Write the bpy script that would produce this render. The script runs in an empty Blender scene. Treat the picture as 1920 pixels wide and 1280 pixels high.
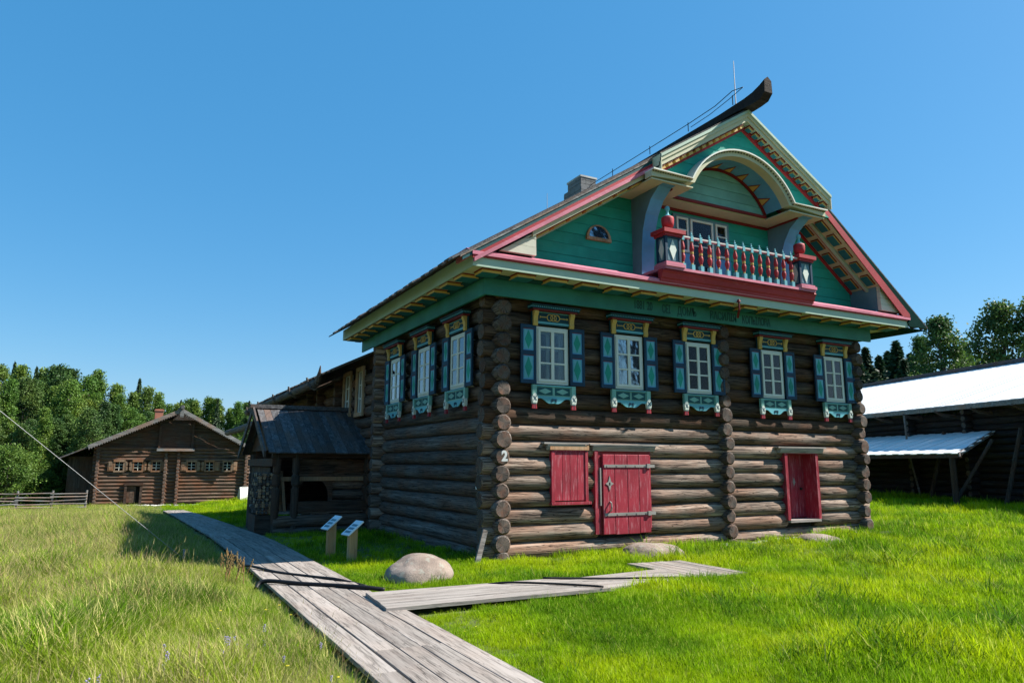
import bpy, math, random
import numpy as np
from mathutils import Vector, Matrix, noise
random.seed(7); RNG = np.random.default_rng(11)
S = bpy.context.scene
COL = S.collection
# ------------------------------------------------------------------ camera
F_PX, YAW, PITCH, ROLL = 1334.15, 0.4859, 0.1707, 0.0022
CAM = Vector((-6.371, -12.8315, 1.85))
def cam_axes():
    cy, sy, cp, sp = math.cos(YAW), math.sin(YAW), math.cos(PITCH), math.sin(PITCH)
    f = Vector((sy*cp, cy*cp, sp)); r = Vector((cy, -sy, 0)); u = r.cross(f)
    cr, sr = math.cos(ROLL), math.sin(ROLL)
    return cr*r + sr*u, -sr*r + cr*u, f
R_, U_, F_ = cam_axes()
cd = bpy.data.cameras.new('camera'); cam = bpy.data.objects.new('camera', cd); COL.objects.link(cam)
cam.matrix_world = Matrix(((R_.x, U_.x, -F_.x, CAM.x), (R_.y, U_.y, -F_.y, CAM.y), (R_.z, U_.z, -F_.z, CAM.z), (0, 0, 0, 1)))
cd.sensor_width = 36; cd.lens = 36*F_PX/1920; cd.clip_start = 0.05; cd.clip_end = 3000
S.camera = cam
# ------------------------------------------------------------------ light
SUN = Vector((0.94, -0.345, 1.0)).normalized()
w = bpy.data.worlds.new("World"); S.world = w; w.use_nodes = True
nt = w.node_tree; nt.nodes.clear()
sky = nt.nodes.new('ShaderNodeTexSky'); sky.sky_type = 'NISHITA'; sky.sun_disc = False
sky.sun_elevation = math.asin(SUN.z); sky.sun_rotation = math.atan2(SUN.x, SUN.y)
sky.air_density = 1.0; sky.dust_density = 0.6; sky.ozone_density = 1.5; sky.altitude = 50
bg = nt.nodes.new('ShaderNodeBackground'); bg.inputs[1].default_value = 0.095
out = nt.nodes.new('ShaderNodeOutputWorld')
hs = nt.nodes.new('ShaderNodeHueSaturation'); hs.inputs['Saturation'].default_value = 1.5; hs.inputs['Hue'].default_value = .489; hs.inputs['Value'].default_value = 1.06
gm = nt.nodes.new('ShaderNodeGamma'); gm.inputs[1].default_value = .85
nt.links.new(sky.outputs[0], gm.inputs[0]); nt.links.new(gm.outputs[0], hs.inputs['Color']); sm = nt.nodes.new('ShaderNodeMix'); sm.data_type = 'RGBA'; sm.inputs[0].default_value = .50; sm.inputs[7].default_value = (.36, 1.60, 3.45, 1)
nt.links.new(hs.outputs[0], sm.inputs[6]); nt.links.new(sm.outputs[2], bg.inputs[0]); nt.links.new(bg.outputs[0], out.inputs[0])
sl = bpy.data.lights.new('sun', 'SUN'); sl.energy = 5.0; sl.angle = math.radians(0.53); sl.color = (1.0, 0.95, 0.86)
so = bpy.data.objects.new('sun', sl); COL.objects.link(so)
so.rotation_euler = SUN.to_track_quat('Z', 'Y').to_euler(); so.location = (20, -10, 30)
S.view_settings.view_transform = 'Standard'; S.view_settings.look = 'None'
S.view_settings.gamma = 1.0; S.view_settings.use_curve_mapping = False; S.view_settings.exposure = 1.2
S.render.engine = 'CYCLES'

# ------------------------------------------------------------------ helpers
def tag(o, label=None, cat=None, group=None, kind=None):
    if label: o['label'] = label
    if cat: o['category'] = cat
    if group: o['group'] = group
    if kind: o['kind'] = kind
    return o
def empty(name, loc=(0, 0, 0), rz=0, parent=None):
    o = bpy.data.objects.new(name, None); COL.objects.link(o)
    o.location = loc; o.rotation_euler = (0, 0, rz); o.empty_display_size = 0.2
    if parent: o.parent = parent
    return o
class MB:
    def __init__(s): s.v = []; s.f = []; s.m = []
    def add(s, vs, fs, mi=0):
        b = len(s.v); s.v += [tuple(p) for p in vs]
        s.f += [tuple(b+i for i in f) for f in fs]; s.m += [mi]*len(fs); return s
    def box(s, x0, y0, z0, x1, y1, z1, mi=0):
        v = [(x0,y0,z0),(x1,y0,z0),(x1,y1,z0),(x0,y1,z0),(x0,y0,z1),(x1,y0,z1),(x1,y1,z1),(x0,y1,z1)]
        return s.add(v, [(0,3,2,1),(4,5,6,7),(0,1,5,4),(1,2,6,5),(2,3,7,6),(3,0,4,7)], mi)
    def beam(s, p0, p1, w_, h_, up=(0,0,1), mi=0):
        p0, p1 = Vector(p0), Vector(p1); d = (p1-p0).normalized()
        side = d.cross(Vector(up)).normalized(); u = side.cross(d).normalized()
        a, b = side*w_/2, u*h_/2
        v = [p0-a-b, p0+a-b, p0+a+b, p0-a+b, p1-a-b, p1+a-b, p1+a+b, p1-a+b]
        return s.add(v, [(0,1,2,3),(7,6,5,4),(0,4,5,1),(1,5,6,2),(2,6,7,3),(3,7,4,0)], mi)
    def prism(s, poly, y0, y1, axis='y', mi=0):
        # poly: list of (a,b). axis y: (x,z); axis x: (y,z); axis z: (x,y)
        n = len(poly)
        mk = {'y': lambda a,b,t: (a,t,b), 'x': lambda a,b,t: (t,a,b), 'z': lambda a,b,t: (a,b,t)}[axis]
        v = [mk(a,b,y0) for a,b in poly] + [mk(a,b,y1) for a,b in poly]
        f = [tuple(range(n)), tuple(range(2*n-1, n-1, -1))]
        f += [(i, n+i, n+(i+1) % n, (i+1) % n) for i in range(n)]
        return s.add(v, f, mi)
    def tube(s, pts, r, n=8, mi=0, caps=True):
        pts = [Vector(p) for p in pts]; rs = r if isinstance(r, (list, tuple)) else [r]*len(pts)
        rings = []; prev = None
        for i, p in enumerate(pts):
            d = (pts[min(i+1, len(pts)-1)]-pts[max(i-1, 0)]).normalized()
            a = prev if prev is not None else (Vector((0,0,1)) if abs(d.z) < .9 else Vector((1,0,0)))
            x = (a - d*a.dot(d)).normalized(); y = d.cross(x); prev = x
            rings.append([p + (x*math.cos(t)+y*math.sin(t))*rs[i] for t in [2*math.pi*k/n for k in range(n)]])
        v = [q for rg in rings for q in rg]; f = []
        for i in range(len(pts)-1):
            for k in range(n): f.append((i*n+k, i*n+(k+1) % n, (i+1)*n+(k+1) % n, (i+1)*n+k))
        if caps: f += [tuple(range(n-1, -1, -1)), tuple(range((len(pts)-1)*n, len(pts)*n))]
        return s.add(v, f, mi)
    def lathe(s, prof, n=14, c=(0,0,0), mi=0):
        v = []; f = []
        for r, z in prof: v += [(c[0]+r*math.cos(2*math.pi*k/n), c[1]+r*math.sin(2*math.pi*k/n), c[2]+z) for k in range(n)]
        for i in range(len(prof)-1):
            for k in range(n): f.append((i*n+k, i*n+(k+1) % n, (i+1)*n+(k+1) % n, (i+1)*n+k))
        f += [tuple(range(n-1, -1, -1)), tuple(range((len(prof)-1)*n, len(prof)*n))]
        return s.add(v, f, mi)
    def build(s, name, mats, parent=None, loc=None, rot=None, smooth=False, bevel=0):
        me = bpy.data.meshes.new(name); me.from_pydata(s.v, [], s.f)
        mats = mats if isinstance(mats, (list, tuple)) else [mats]
        for m in mats: me.materials.append(m)
        if len(mats) > 1: me.polygons.foreach_set('material_index', s.m)
        if smooth: me.polygons.foreach_set('use_smooth', [True]*len(me.polygons))
        o = bpy.data.objects.new(name, me); COL.objects.link(o)
        if parent: o.parent = parent
        if loc is not None: o.location = loc
        if rot is not None: o.rotation_euler = rot
        if bevel:
            b = o.modifiers.new('bevel', 'BEVEL'); b.width = bevel; b.segments = 1; b.limit_method = 'ANGLE'
        return o
def fix_normals(o):
    import bmesh
    bm = bmesh.new(); bm.from_mesh(o.data); bmesh.ops.recalc_face_normals(bm, faces=bm.faces); bm.to_mesh(o.data); bm.free()
    return o
def kids(o): return list(o.children)
def copy_tree(o, parent=None):
    c = o.copy(); COL.objects.link(c); c.parent = parent
    for ch in kids(o): copy_tree(ch, c)
    return c

# ------------------------------------------------------------------ materials
def mat(name):
    m = bpy.data.materials.new(name); m.use_nodes = True
    n = m.node_tree; b = n.nodes['Principled BSDF']; return m, n, b
def N(n, t, **kw):
    x = n.nodes.new(t)
    for k, v in kw.items(): setattr(x, k, v)
    return x
def ramp(n, src, stops, interp='LINEAR'):
    r = n.nodes.new('ShaderNodeValToRGB'); r.color_ramp.interpolation = interp
    e = r.color_ramp.elements
    while len(e) < len(stops): e.new(0.5)
    for i, (p, c) in enumerate(stops):
        e[i].position = p; e[i].color = (*c, 1) if len(c) == 3 else c
    n.links.new(src, r.inputs[0]); return r.outputs[0]
def mix(n, fac, a, b, mode='MIX'):
    m = n.nodes.new('ShaderNodeMix'); m.data_type = 'RGBA'; m.blend_type = mode
    for i, v in ((0, fac), (6, a), (7, b)):
        if hasattr(v, 'links'): n.links.new(v, m.inputs[i])
        elif isinstance(v, (int, float)): m.inputs[i].default_value = v
        else: m.inputs[i].default_value = (*v, 1)
    return m.outputs[2]
def coords(n, scale, kind='Object', rnd=True):
    tc = N(n, 'ShaderNodeTexCoord'); mp = N(n, 'ShaderNodeMapping'); mp.inputs['Scale'].default_value = scale
    if rnd:
        oi = N(n, 'ShaderNodeObjectInfo'); ml = N(n, 'ShaderNodeMath', operation='MULTIPLY'); ml.inputs[1].default_value = 57.0
        n.links.new(oi.outputs['Random'], ml.inputs[0])
        ad = N(n, 'ShaderNodeVectorMath', operation='ADD'); n.links.new(tc.outputs[kind], ad.inputs[0]); n.links.new(ml.outputs[0], ad.inputs[1])
        n.links.new(ad.outputs[0], mp.inputs[0])
    else: n.links.new(tc.outputs[kind], mp.inputs[0])
    return mp.outputs[0]
def noise_tex(n, vec, scale, detail=4, rough=.55):
    t = N(n, 'ShaderNodeTexNoise'); t.inputs['Scale'].default_value = scale; t.inputs['Detail'].default_value = detail
    t.inputs['Roughness'].default_value = rough; n.links.new(vec, t.inputs['Vector']); return t.outputs['Fac']
def bump(n, b, h, strength=.4, dist=.02):
    x = N(n, 'ShaderNodeBump'); x.inputs['Strength'].default_value = strength; x.inputs['Distance'].default_value = dist
    n.links.new(h, x.inputs['Height']); n.links.new(x.outputs[0], b.inputs['Normal'])
def rnd_value(n, lo, hi):
    oi = N(n, 'ShaderNodeObjectInfo'); mr = N(n, 'ShaderNodeMapRange'); mr.inputs[3].default_value = lo; mr.inputs[4].default_value = hi
    n.links.new(oi.outputs['Random'], mr.inputs[0]); return mr.outputs[0]

def wood_mat(name, c_dark, c_mid, c_light, axis='x', crack=.55, var=(.75, 1.15), bstr=.6, rnd=True, fine=1.0, warm=1.0):
    """weathered timber, grain along the given local axis"""
    m, n, b = mat(name)
    st = {'x': (.35, 7, 7), 'y': (7, .35, 7), 'z': (7, 7, .35)}[axis]
    v = coords(n, st, rnd=rnd); v2 = coords(n, tuple(q*2.6*fine if q > 1 else q*2 for q in st), rnd=rnd); v3 = coords(n, (1.1, 1.1, 1.1), rnd=rnd)
    a = noise_tex(n, v, 1.6, 5, .6); g = noise_tex(n, v2, 2.2, 5, .7); c = noise_tex(n, v3, .9, 3)
    base = ramp(n, a, [(.3, c_dark), (.5, c_mid), (.7, c_light)])
    base = mix(n, ramp(n, c, [(.42, (0,0,0)), (.62, (warm,)*3)]), base, tuple(x*y for x, y in zip(c_mid, (1.25, .88, .7))))
    cr = ramp(n, g, [(.38, (.08,.075,.07)), (.50, (1,1,1))])
    base = mix(n, crack, base, mix(n, 1.0, base, cr, 'MULTIPLY'))
    v4 = coords(n, tuple(q*1.5 if q > 1 else q*1.6 for q in st), rnd=rnd); ck = noise_tex(n, v4, 1.1, 3, .5)
    cm = ramp(n, ck, [(.488, (1,1,1)), (.499, (.10,.09,.08)), (.503, (.10,.09,.08)), (.514, (1,1,1))])
    base = mix(n, crack, base, mix(n, 1.0, base, cm, 'MULTIPLY'))
    hv = N(n, 'ShaderNodeHueSaturation'); n.links.new(base, hv.inputs['Color']); n.links.new(rnd_value(n, *var), hv.inputs['Value'])
    n.links.new(hv.outputs[0], b.inputs['Base Color']); b.inputs['Roughness'].default_value = .88; b.inputs['Specular IOR Level'].default_value = .2
    hb = mix(n, .35, mix(n, .5, a, g), cm); bump(n, b, hb, bstr, .03); return m
def end_mat(name, c1, c2):
    """saw cut end of a log: rings round the local x axis and radial splits"""
    m, n, b = mat(name)
    tc = N(n, 'ShaderNodeTexCoord'); sp = N(n, 'ShaderNodeSeparateXYZ'); n.links.new(tc.outputs['Object'], sp.inputs[0])
    cb = N(n, 'ShaderNodeCombineXYZ'); n.links.new(sp.outputs[1], cb.inputs[0]); n.links.new(sp.outputs[2], cb.inputs[1])
    wv = N(n, 'ShaderNodeTexWave', wave_type='RINGS', rings_direction='Z'); wv.inputs['Scale'].default_value = 22; wv.inputs['Distortion'].default_value = 3
    wv.inputs['Detail'].default_value = 3; n.links.new(cb.outputs[0], wv.inputs[0])
    at = N(n, 'ShaderNodeMath', operation='ARCTAN2'); n.links.new(sp.outputs[1], at.inputs[0]); n.links.new(sp.outputs[2], at.inputs[1])
    c2b = N(n, 'ShaderNodeCombineXYZ'); n.links.new(at.outputs[0], c2b.inputs[0])
    oi = N(n, 'ShaderNodeObjectInfo'); ml = N(n, 'ShaderNodeMath', operation='MULTIPLY'); ml.inputs[1].default_value = 31; n.links.new(oi.outputs['Random'], ml.inputs[0]); n.links.new(ml.outputs[0], c2b.inputs[1])
    rad = noise_tex(n, c2b.outputs[0], 4.5, 5, .75)
    base = mix(n, wv.outputs['Fac'], c1, c2)
    ob = noise_tex(n, coords(n, (1,1,1)), 6, 3)
    base = mix(n, ramp(n, ob, [(.45,(0,0,0)),(.62,(.8,.8,.8))]), base, (.13,.055,.03))
    base = mix(n, 1.0, base, ramp(n, rad, [(.38,(.06,.05,.045)),(.50,(1,1,1))]), 'MULTIPLY')
    hv = N(n, 'ShaderNodeHueSaturation'); n.links.new(base, hv.inputs['Color']); n.links.new(rnd_value(n, .6, 1.25), hv.inputs['Value'])
    n.links.new(hv.outputs[0], b.inputs['Base Color']); b.inputs['Roughness'].default_value = .9
    bump(n, b, mix(n, .5, wv.outputs['Fac'], rad), .8, .02); return m
def paint(name, col, wear=.35, wearcol=(.25,.23,.2), rough=.62, scale=(3, 3, 12), dark=.68, wt=.565, spec=.2):
    m, n, b = mat(name)
    v = coords(n, scale); v1 = coords(n, (1,1,1))
    g = noise_tex(n, v, 3.0, 6, .7); l = noise_tex(n, v1, 1.3, 4)
    base = mix(n, ramp(n, l, [(.35,(0,0,0)),(.7,(1,1,1))]), tuple(c*dark for c in col), col)
    base = mix(n, ramp(n, g, [(wt,(0,0,0)),(wt+.12,(wear,)*3)]), base, wearcol)
    base = mix(n, ramp(n, g, [(.26,(.7,.7,.7)),(.36,(0,0,0))]), base, tuple(c*.45 for c in col))
    n.links.new(base, b.inputs['Base Color']); b.inputs['Roughness'].default_value = rough; b.inputs['Specular IOR Level'].default_value = spec
    bump(n, b, g, .25, .01); return m

M = {}
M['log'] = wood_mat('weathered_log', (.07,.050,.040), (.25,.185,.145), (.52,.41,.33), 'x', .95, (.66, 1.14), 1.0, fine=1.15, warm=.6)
M['log_grey'] = wood_mat('grey_log', (.055,.050,.048), (.12,.108,.098), (.20,.18,.165), 'x', .7, (.7, 1.1), .8)
M['log_side'] = wood_mat('grey_brown_shaded_log', (.042,.036,.033), (.105,.090,.080), (.19,.168,.15), 'x', .75, (.6, 1.2), .8)  # grey side wall and stack logs, darkened so the colour carries their shade
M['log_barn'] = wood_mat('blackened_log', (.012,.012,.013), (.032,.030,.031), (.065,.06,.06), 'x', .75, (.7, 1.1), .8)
M['log_eave_shade'] = wood_mat('eave_shaded_log', (.022,.015,.010), (.075,.052,.036), (.16,.115,.080), 'x', .9, (.65, 1.15), 1.0, fine=1.15)  # upper front logs: the eave shade is put into a darker wood colour
M['log_far'] = wood_mat('brown_far_log', (.04,.026,.02), (.12,.08,.058), (.22,.155,.115), 'x', .7, (.8, 1.1), .8)
M['log_end'] = end_mat('log_end_grain', (.16,.122,.098), (.055,.042,.035))
M['log_end_grey'] = end_mat('grey_end_grain', (.17,.155,.14), (.09,.08,.07))
M['plank_grey'] = wood_mat('grey_plank_y', (.19,.165,.148), (.27,.24,.215), (.335,.30,.275), 'y', .5, (.8, 1.15), .35, warm=.12)
M['plank_x'] = wood_mat('grey_plank_x', (.21,.185,.168), (.30,.27,.245), (.37,.335,.31), 'x', .45, (.85, 1.1), .35, warm=.12)
M['board_dark'] = wood_mat('dark_board_x', (.03,.022,.018), (.075,.052,.04), (.125,.092,.072), 'x', .5, (.75, 1.15), .4)
M['board_dark_z'] = wood_mat('dark_board_z', (.03,.024,.02), (.075,.06,.05), (.125,.105,.09), 'z', .5, (.75, 1.15), .4)
M['roof_wood'] = wood_mat('roof_wood', (.045,.045,.048), (.10,.10,.105), (.17,.17,.175), 'y', .5, (.7, 1.2), .5)
M['roof_grey'] = wood_mat('roof_board_grey', (.10,.10,.10), (.20,.195,.19), (.31,.305,.30), 'x', .5, (.8, 1.15), .4)
M['fresh'] = wood_mat('fresh_pine', (.30,.19,.09), (.42,.28,.14), (.50,.36,.20), 'z', .25, (.9, 1.1), .2)
M['far_trim'] = wood_mat('far_trim_wood', (.13,.085,.055), (.22,.15,.10), (.32,.235,.165), 'z', .4, (.8, 1.1), .2)
M['pale_wood'] = wood_mat('pale_trim_wood', (.28,.18,.11), (.42,.29,.18), (.52,.40,.28), 'z', .3, (.8, 1.1), .2)
M['teal'] = paint('teal_paint', (.02,.34,.265), .3, (.12,.30,.24), scale=(2,3,14))
M['frieze'] = paint('frieze_green_paint', (.035,.20,.165), .3, (.10,.26,.21), scale=(2,3,14))
M['teal_dark'] = paint('dark_teal_paint', (.010,.075,.085), .2, (.05,.12,.12))
M['cream'] = paint('cream_paint', (.50,.48,.33), .35, (.40,.40,.36), scale=(2.5,3,14), dark=.85)
M['cream_lit'] = paint('sunlit_cream_paint', (.55,.53,.43), .5, (.40,.38,.33), scale=(2,3,16), dark=.85)  # lit copy of the cream: sunlight painted in as a paler tone
M['palegreen'] = paint('pale_green_paint', (.36,.46,.37), .4, (.30,.36,.30), scale=(2.5,3,14), dark=.9)
M['lunette'] = paint('light_teal_paint', (.19,.40,.34), .35, (.12,.30,.26), scale=(2,3,14))
M['yellow'] = paint('ochre_paint', (.60,.38,.10), .3, (.35,.22,.10))
M['red'] = paint('crimson_paint', (.40,.035,.045), .35, (.45,.15,.15), scale=(2,5,12))
M['red_dark'] = paint('dark_red_paint', (.20,.018,.018), .25, (.12,.02,.02))
M['pink'] = paint('sunlit_faded_crimson', (.62,.19,.26), .6, (.62,.38,.40), scale=(2,4,12))  # weathered crimson, with the sunlit pink put into the colour
M['door_red'] = paint('door_red_paint', (.36,.03,.05), .55, (.46,.20,.22), scale=(9,9,1.0), dark=.6, wt=.53)
M['blue'] = paint('blue_paint', (.11,.34,.56), .3, (.16,.30,.40))
M['blue_grey'] = paint('blue_grey_paint', (.13,.24,.29), .3, (.15,.15,.16))
M['blue_dark'] = paint('navy_paint', (.012,.045,.085), .2, (.03,.07,.10))
M['shut_teal'] = paint('shutter_panel_paint', (.05,.30,.28), .3, (.12,.36,.36), scale=(8,8,2))
M['shut_green'] = paint('diamond_green_paint', (.015,.27,.20), .3, (.08,.33,.28), scale=(8,8,2))
M['shut_blue'] = paint('light_blue_paint', (.13,.40,.46), .3, (.15,.35,.40))
M['green_black'] = paint('dark_green_paint', (.006,.030,.026), .1, (.02,.05,.04), .95, spec=.02)
M['head'] = paint('head_board_paint', (.008,.05,.06), .1, (.03,.09,.1))
M['blue_green'] = paint('blue_green_paint', (.02,.15,.19), .2, (.05,.2,.22))
M['white'] = paint('white_paint', (.62,.62,.55), .35, (.45,.44,.38), scale=(4,4,9), dark=.9)
M['offwhite'] = paint('offwhite_paint', (.58,.62,.55), .3, (.4,.4,.35), dark=.9)
M['black'] = paint('black_rubber', (.015,.015,.017), 0, (.03,.03,.03), .5)
M['ink'] = paint('inscription_ink', (.012,.075,.075), 0, (.03,.03,.03), .6)
M['iron'] = paint('pale_iron', (.30,.28,.26), .4, (.18,.12,.09), .5)
M['metal_white'] = paint('white_enamel', (.75,.75,.73), .1, (.6,.6,.6), .4)
M['brick'] = paint('red_brick', (.36,.15,.10), .4, (.35,.28,.24), .9, scale=(8,8,8))
M['brick_grey'] = paint('grey_brick', (.20,.20,.20), .5, (.40,.38,.33), .9, scale=(8,8,8))
M['barn_roof'] = paint('bleached_roof', (.74,.74,.73), .6, (.56,.56,.55), .6, scale=(6,2,2), dark=.95)
def simple(name, col, rough=.7, metal=0):
    m, n, b = mat(name); b.inputs['Base Color'].default_value = (*col, 1); b.inputs['Roughness'].default_value = rough; b.inputs['Metallic'].default_value = metal; return m
M['dark'] = simple('dark_interior', (.02,.018,.016), .95)
M['curtain'] = simple('curtain_cloth', (.06,.07,.06), .95)
M['wire'] = simple('galvanised_wire', (.26,.26,.27), .5, .4)
M['panel_blue'] = simple('sign_panel', (.55,.62,.68), .25)
# glass: reflects the sky and lets one see into the dark room
def glass_mat():
    m, n, b = mat('window_glass'); n.nodes.remove(b)
    g = N(n, 'ShaderNodeBsdfGlossy'); g.inputs['Roughness'].default_value = .03; g.inputs['Color'].default_value = (.95,.97,1,1)
    t = N(n, 'ShaderNodeBsdfTransparent'); t.inputs[0].default_value = (.75,.8,.8,1)
    fr = N(n, 'ShaderNodeFresnel'); fr.inputs[0].default_value = 1.6
    nz = noise_tex(n, coords(n, (1,1,1)), 3.0, 2); bp = N(n, 'ShaderNodeBump'); bp.inputs['Strength'].default_value = .08; bp.inputs['Distance'].default_value = .02
    n.links.new(nz, bp.inputs['Height']); n.links.new(bp.outputs[0], g.inputs['Normal'])
    ml = N(n, 'ShaderNodeMath', operation='MULTIPLY_ADD'); ml.inputs[1].default_value = 2.5; ml.inputs[2].default_value = -.13; ml.use_clamp = True; n.links.new(fr.outputs[0], ml.inputs[0])
    mx = N(n, 'ShaderNodeMixShader'); n.links.new(ml.outputs[0], mx.inputs[0]); n.links.new(t.outputs[0], mx.inputs[1]); n.links.new(g.outputs[0], mx.inputs[2])
    n.links.new(mx.outputs[0], n.nodes['Material Output'].inputs[0]); return m
M['glass'] = glass_mat()
def stone_mat():
    m, n, b = mat('granite'); v = coords(n, (1,1,1))
    a = noise_tex(n, v, 2.5, 6, .6); s = noise_tex(n, v, 60, 3, .7)
    base = ramp(n, a, [(.3,(.15,.11,.085)),(.55,(.26,.20,.16)),(.75,(.32,.26,.22))])
    base = mix(n, ramp(n, s, [(.35,(.6,.6,.6)),(.5,(0,0,0))]), base, (.16,.12,.10))
    li = noise_tex(n, v, 7, 4, .6)
    base = mix(n, ramp(n, li, [(.56,(0,0,0)),(.63,(.55,.55,.55))]), base, (.30,.31,.26))
    base = mix(n, ramp(n, noise_tex(n, v, 4.2, 5, .7), [(.36,(.5,.5,.5)),(.46,(0,0,0))]), base, (.12,.095,.08))
    n.links.new(base, b.inputs['Base Color']); b.inputs['Roughness'].default_value = .85
    bump(n, b, mix(n, .4, a, s), .9, .04); return m
M['stone'] = stone_mat()
M['whitestone'] = paint('limestone', (.50,.49,.46), .5, (.3,.3,.27), .9, scale=(9,9,9))
def leaf_mat(name, c1, c2, c3, trans=.35, scale=.35):
    m, n, b = mat(name)
    v = coords(n, (1,1,1), rnd=True); a = noise_tex(n, v, scale, 3); g = N(n, 'ShaderNodeNewGeometry')
    base = ramp(n, a, [(.35, c1), (.5, c2), (.68, c3)])
    hv = N(n, 'ShaderNodeHueSaturation'); n.links.new(base, hv.inputs['Color'])
    mr = N(n, 'ShaderNodeMapRange'); mr.inputs[3].default_value = .65; mr.inputs[4].default_value = 1.35; n.links.new(g.outputs['Random Per Island'], mr.inputs[0])
    n.links.new(mr.outputs[0], hv.inputs['Value']); n.links.new(rnd_value(n, .485, .515), hv.inputs['Hue'])
    n.links.new(hv.outputs[0], b.inputs['Base Color']); b.inputs['Roughness'].default_value = .55; b.inputs['Specular IOR Level'].default_value = .25
    tr = N(n, 'ShaderNodeBsdfTranslucent'); n.links.new(hv.outputs[0], tr.inputs[0]); mx = N(n, 'ShaderNodeMixShader'); mx.inputs[0].default_value = trans
    n.links.new(b.outputs[0], mx.inputs[1]); n.links.new(tr.outputs[0], mx.inputs[2]); n.links.new(mx.outputs[0], n.nodes['Material Output'].inputs[0]); return m
M['birch'] = leaf_mat('birch_leaves', (.055,.115,.020), (.10,.18,.026), (.17,.24,.035), .3)
M['aspen'] = leaf_mat('dark_leaves', (.034,.080,.022), (.062,.125,.028), (.105,.175,.036), .3)
M['bush'] = leaf_mat('bush_leaves', (.05,.11,.02), (.085,.165,.025), (.13,.21,.035), .35)
M['fir'] = leaf_mat('fir_needles', (.020,.048,.022), (.034,.074,.030), (.055,.10,.038), .1)
M['bark'] = wood_mat('bark', (.05,.045,.04), (.11,.10,.09), (.2,.19,.18), 'z', .5, (.9,1.1), .8)
M['birch_bark'] = wood_mat('birch_bark', (.12,.11,.10), (.45,.44,.42), (.6,.6,.57), 'x', .6, (.9,1.1), .3)

# ------------------------------------------------------------------ terrain
def sstep(a, b, x):
    t = min(1, max(0, (x-a)/(b-a))); return t*t*(3-2*t)
PROF = [(-100, 0), (3, 0), (5, -.02), (7, -.06), (9, -.12), (12, -.215), (17, -.37), (23, -.56), (38, -1.12), (48, -1.28), (400, -1.5)]
def prof(y):
    for (a, za), (b, zb) in zip(PROF, PROF[1:]):
        if y <= b: return za + (zb-za)*(y-a)/(b-a)
    return PROF[-1][1]
def gz(x, y):
    z = prof(y)*(1-sstep(-1, 9, x)*(1-sstep(60, 90, y)))
    z += .07*sstep(3, 9, x)*(1-sstep(14, 22, x))*math.exp(-((y+.2)/2.6)**2)
    z += .10*sstep(16, 26, x)
    z += .02*math.sin(x*.9+1)*math.sin(y*.7) + .03*noise.noise(Vector((x*.25, y*.25, 0)))
    return z
def build_ground():
    xs = sorted(set(list(np.arange(-24, 44, .8)) + [-900, -400, -200, -120, -80, -60, -45, -35, -29, 48, 55, 65, 80, 110, 160, 260, 450, 900]))
    ys = sorted(set(list(np.arange(-16, 60, .8)) + [-900, -300, -120, -60, -35, -24, 65, 75, 90, 120, 160, 240, 400, 1200]))
    mb = MB(); v = [(x, y, gz(x, y)) for y in ys for x in xs]; nx = len(xs)
    f = [(j*nx+i, j*nx+i+1, (j+1)*nx+i+1, (j+1)*nx+i) for j in range(len(ys)-1) for i in range(nx-1)]
    mb.add(v, f)
    m, n, b = mat('soil_and_turf'); vv = coords(n, (1,1,1), rnd=False)
    a = noise_tex(n, vv, .5, 5); c = noise_tex(n, vv, 9, 4, .7)
    base = ramp(n, a, [(.35,(.045,.075,.012)),(.6,(.085,.12,.02))])
    base = mix(n, ramp(n, c, [(.4,(0,0,0)),(.65,(.6,.6,.6))]), base, (.07,.06,.03))
    n.links.new(base, b.inputs['Base Color']); b.inputs['Roughness'].default_value = .95; bump(n, b, c, .6, .06)
    o = mb.build('ground', m, smooth=True); tag(o, kind='structure')
build_ground()

# ------------------------------------------------------------------ logs
def log_mb(L, r, seed, nseg=None, ns=14, flat=.0, warp=.017, end_round=.03):
    """round log along local +x from 0 to L; material 0 bark side, 1 end grain"""
    rr = random.Random(seed); nseg = nseg or max(3, int(L/.45))
    mb = MB(); v = []; o1, o2 = rr.random()*50, rr.random()*50; tp = rr.choice((-1, 1))*.035
    t_ = [-.001]+[i/nseg for i in range(nseg+1)]+[1.001]
    for j, t in enumerate(t_):
        x = min(max(t, 0), 1)*L; e = 0
        if j in (0, len(t_)-1): e = end_round
        cy = warp*1.6*noise.noise(Vector((x*.35+o1, 3.1, 0))); cz = warp*.8*noise.noise(Vector((x*.35+o2, 8.1, 0)))
        for k in range(ns):
            a = 2*math.pi*k/ns
            q = 1 + .055*noise.noise(Vector((x*.7+o1, math.cos(a)*1.2+o2, math.sin(a)*1.2))) + .02*noise.noise(Vector((x*4+o2, math.cos(a)*3, math.sin(a)*3+o1)))
            R = (r*q*(1+tp*(2*t-1)) - e)
            v.append((x + (rr.uniform(-.004, .004) if e else (end_round*.6 if j == 1 else -end_round*.6 if j == len(t_)-2 else 0)), cy + R*math.cos(a), cz + R*math.sin(a)))
    f = []
    nr = len(t_)
    for j in range(nr-1):
        for k in range(ns): f.append((j*ns+k, j*ns+(k+1) % ns, (j+1)*ns+(k+1) % ns, (j+1)*ns+k))
    mb.add(v, f, 0)
    mb.f += [tuple(range(ns)), tuple(range((nr-1)*ns+ns-1, (nr-1)*ns-1, -1))]; mb.m += [1, 1]
    return mb
LOGSEED = [0]
def put_log(p, L, r, axis, parent, m0='log', m1='log_end', name='log', **kw):
    LOGSEED[0] += 1
    mb = log_mb(L, r, LOGSEED[0], **kw)
    o = mb.build(name, [M[m0], M[m1]], parent, loc=p, rot=(0, 0, 0) if axis == 'x' else (0, 0, math.pi/2), smooth=True)
    for pl in o.data.polygons[-2:]: pl.use_smooth = False
    return o
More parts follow.
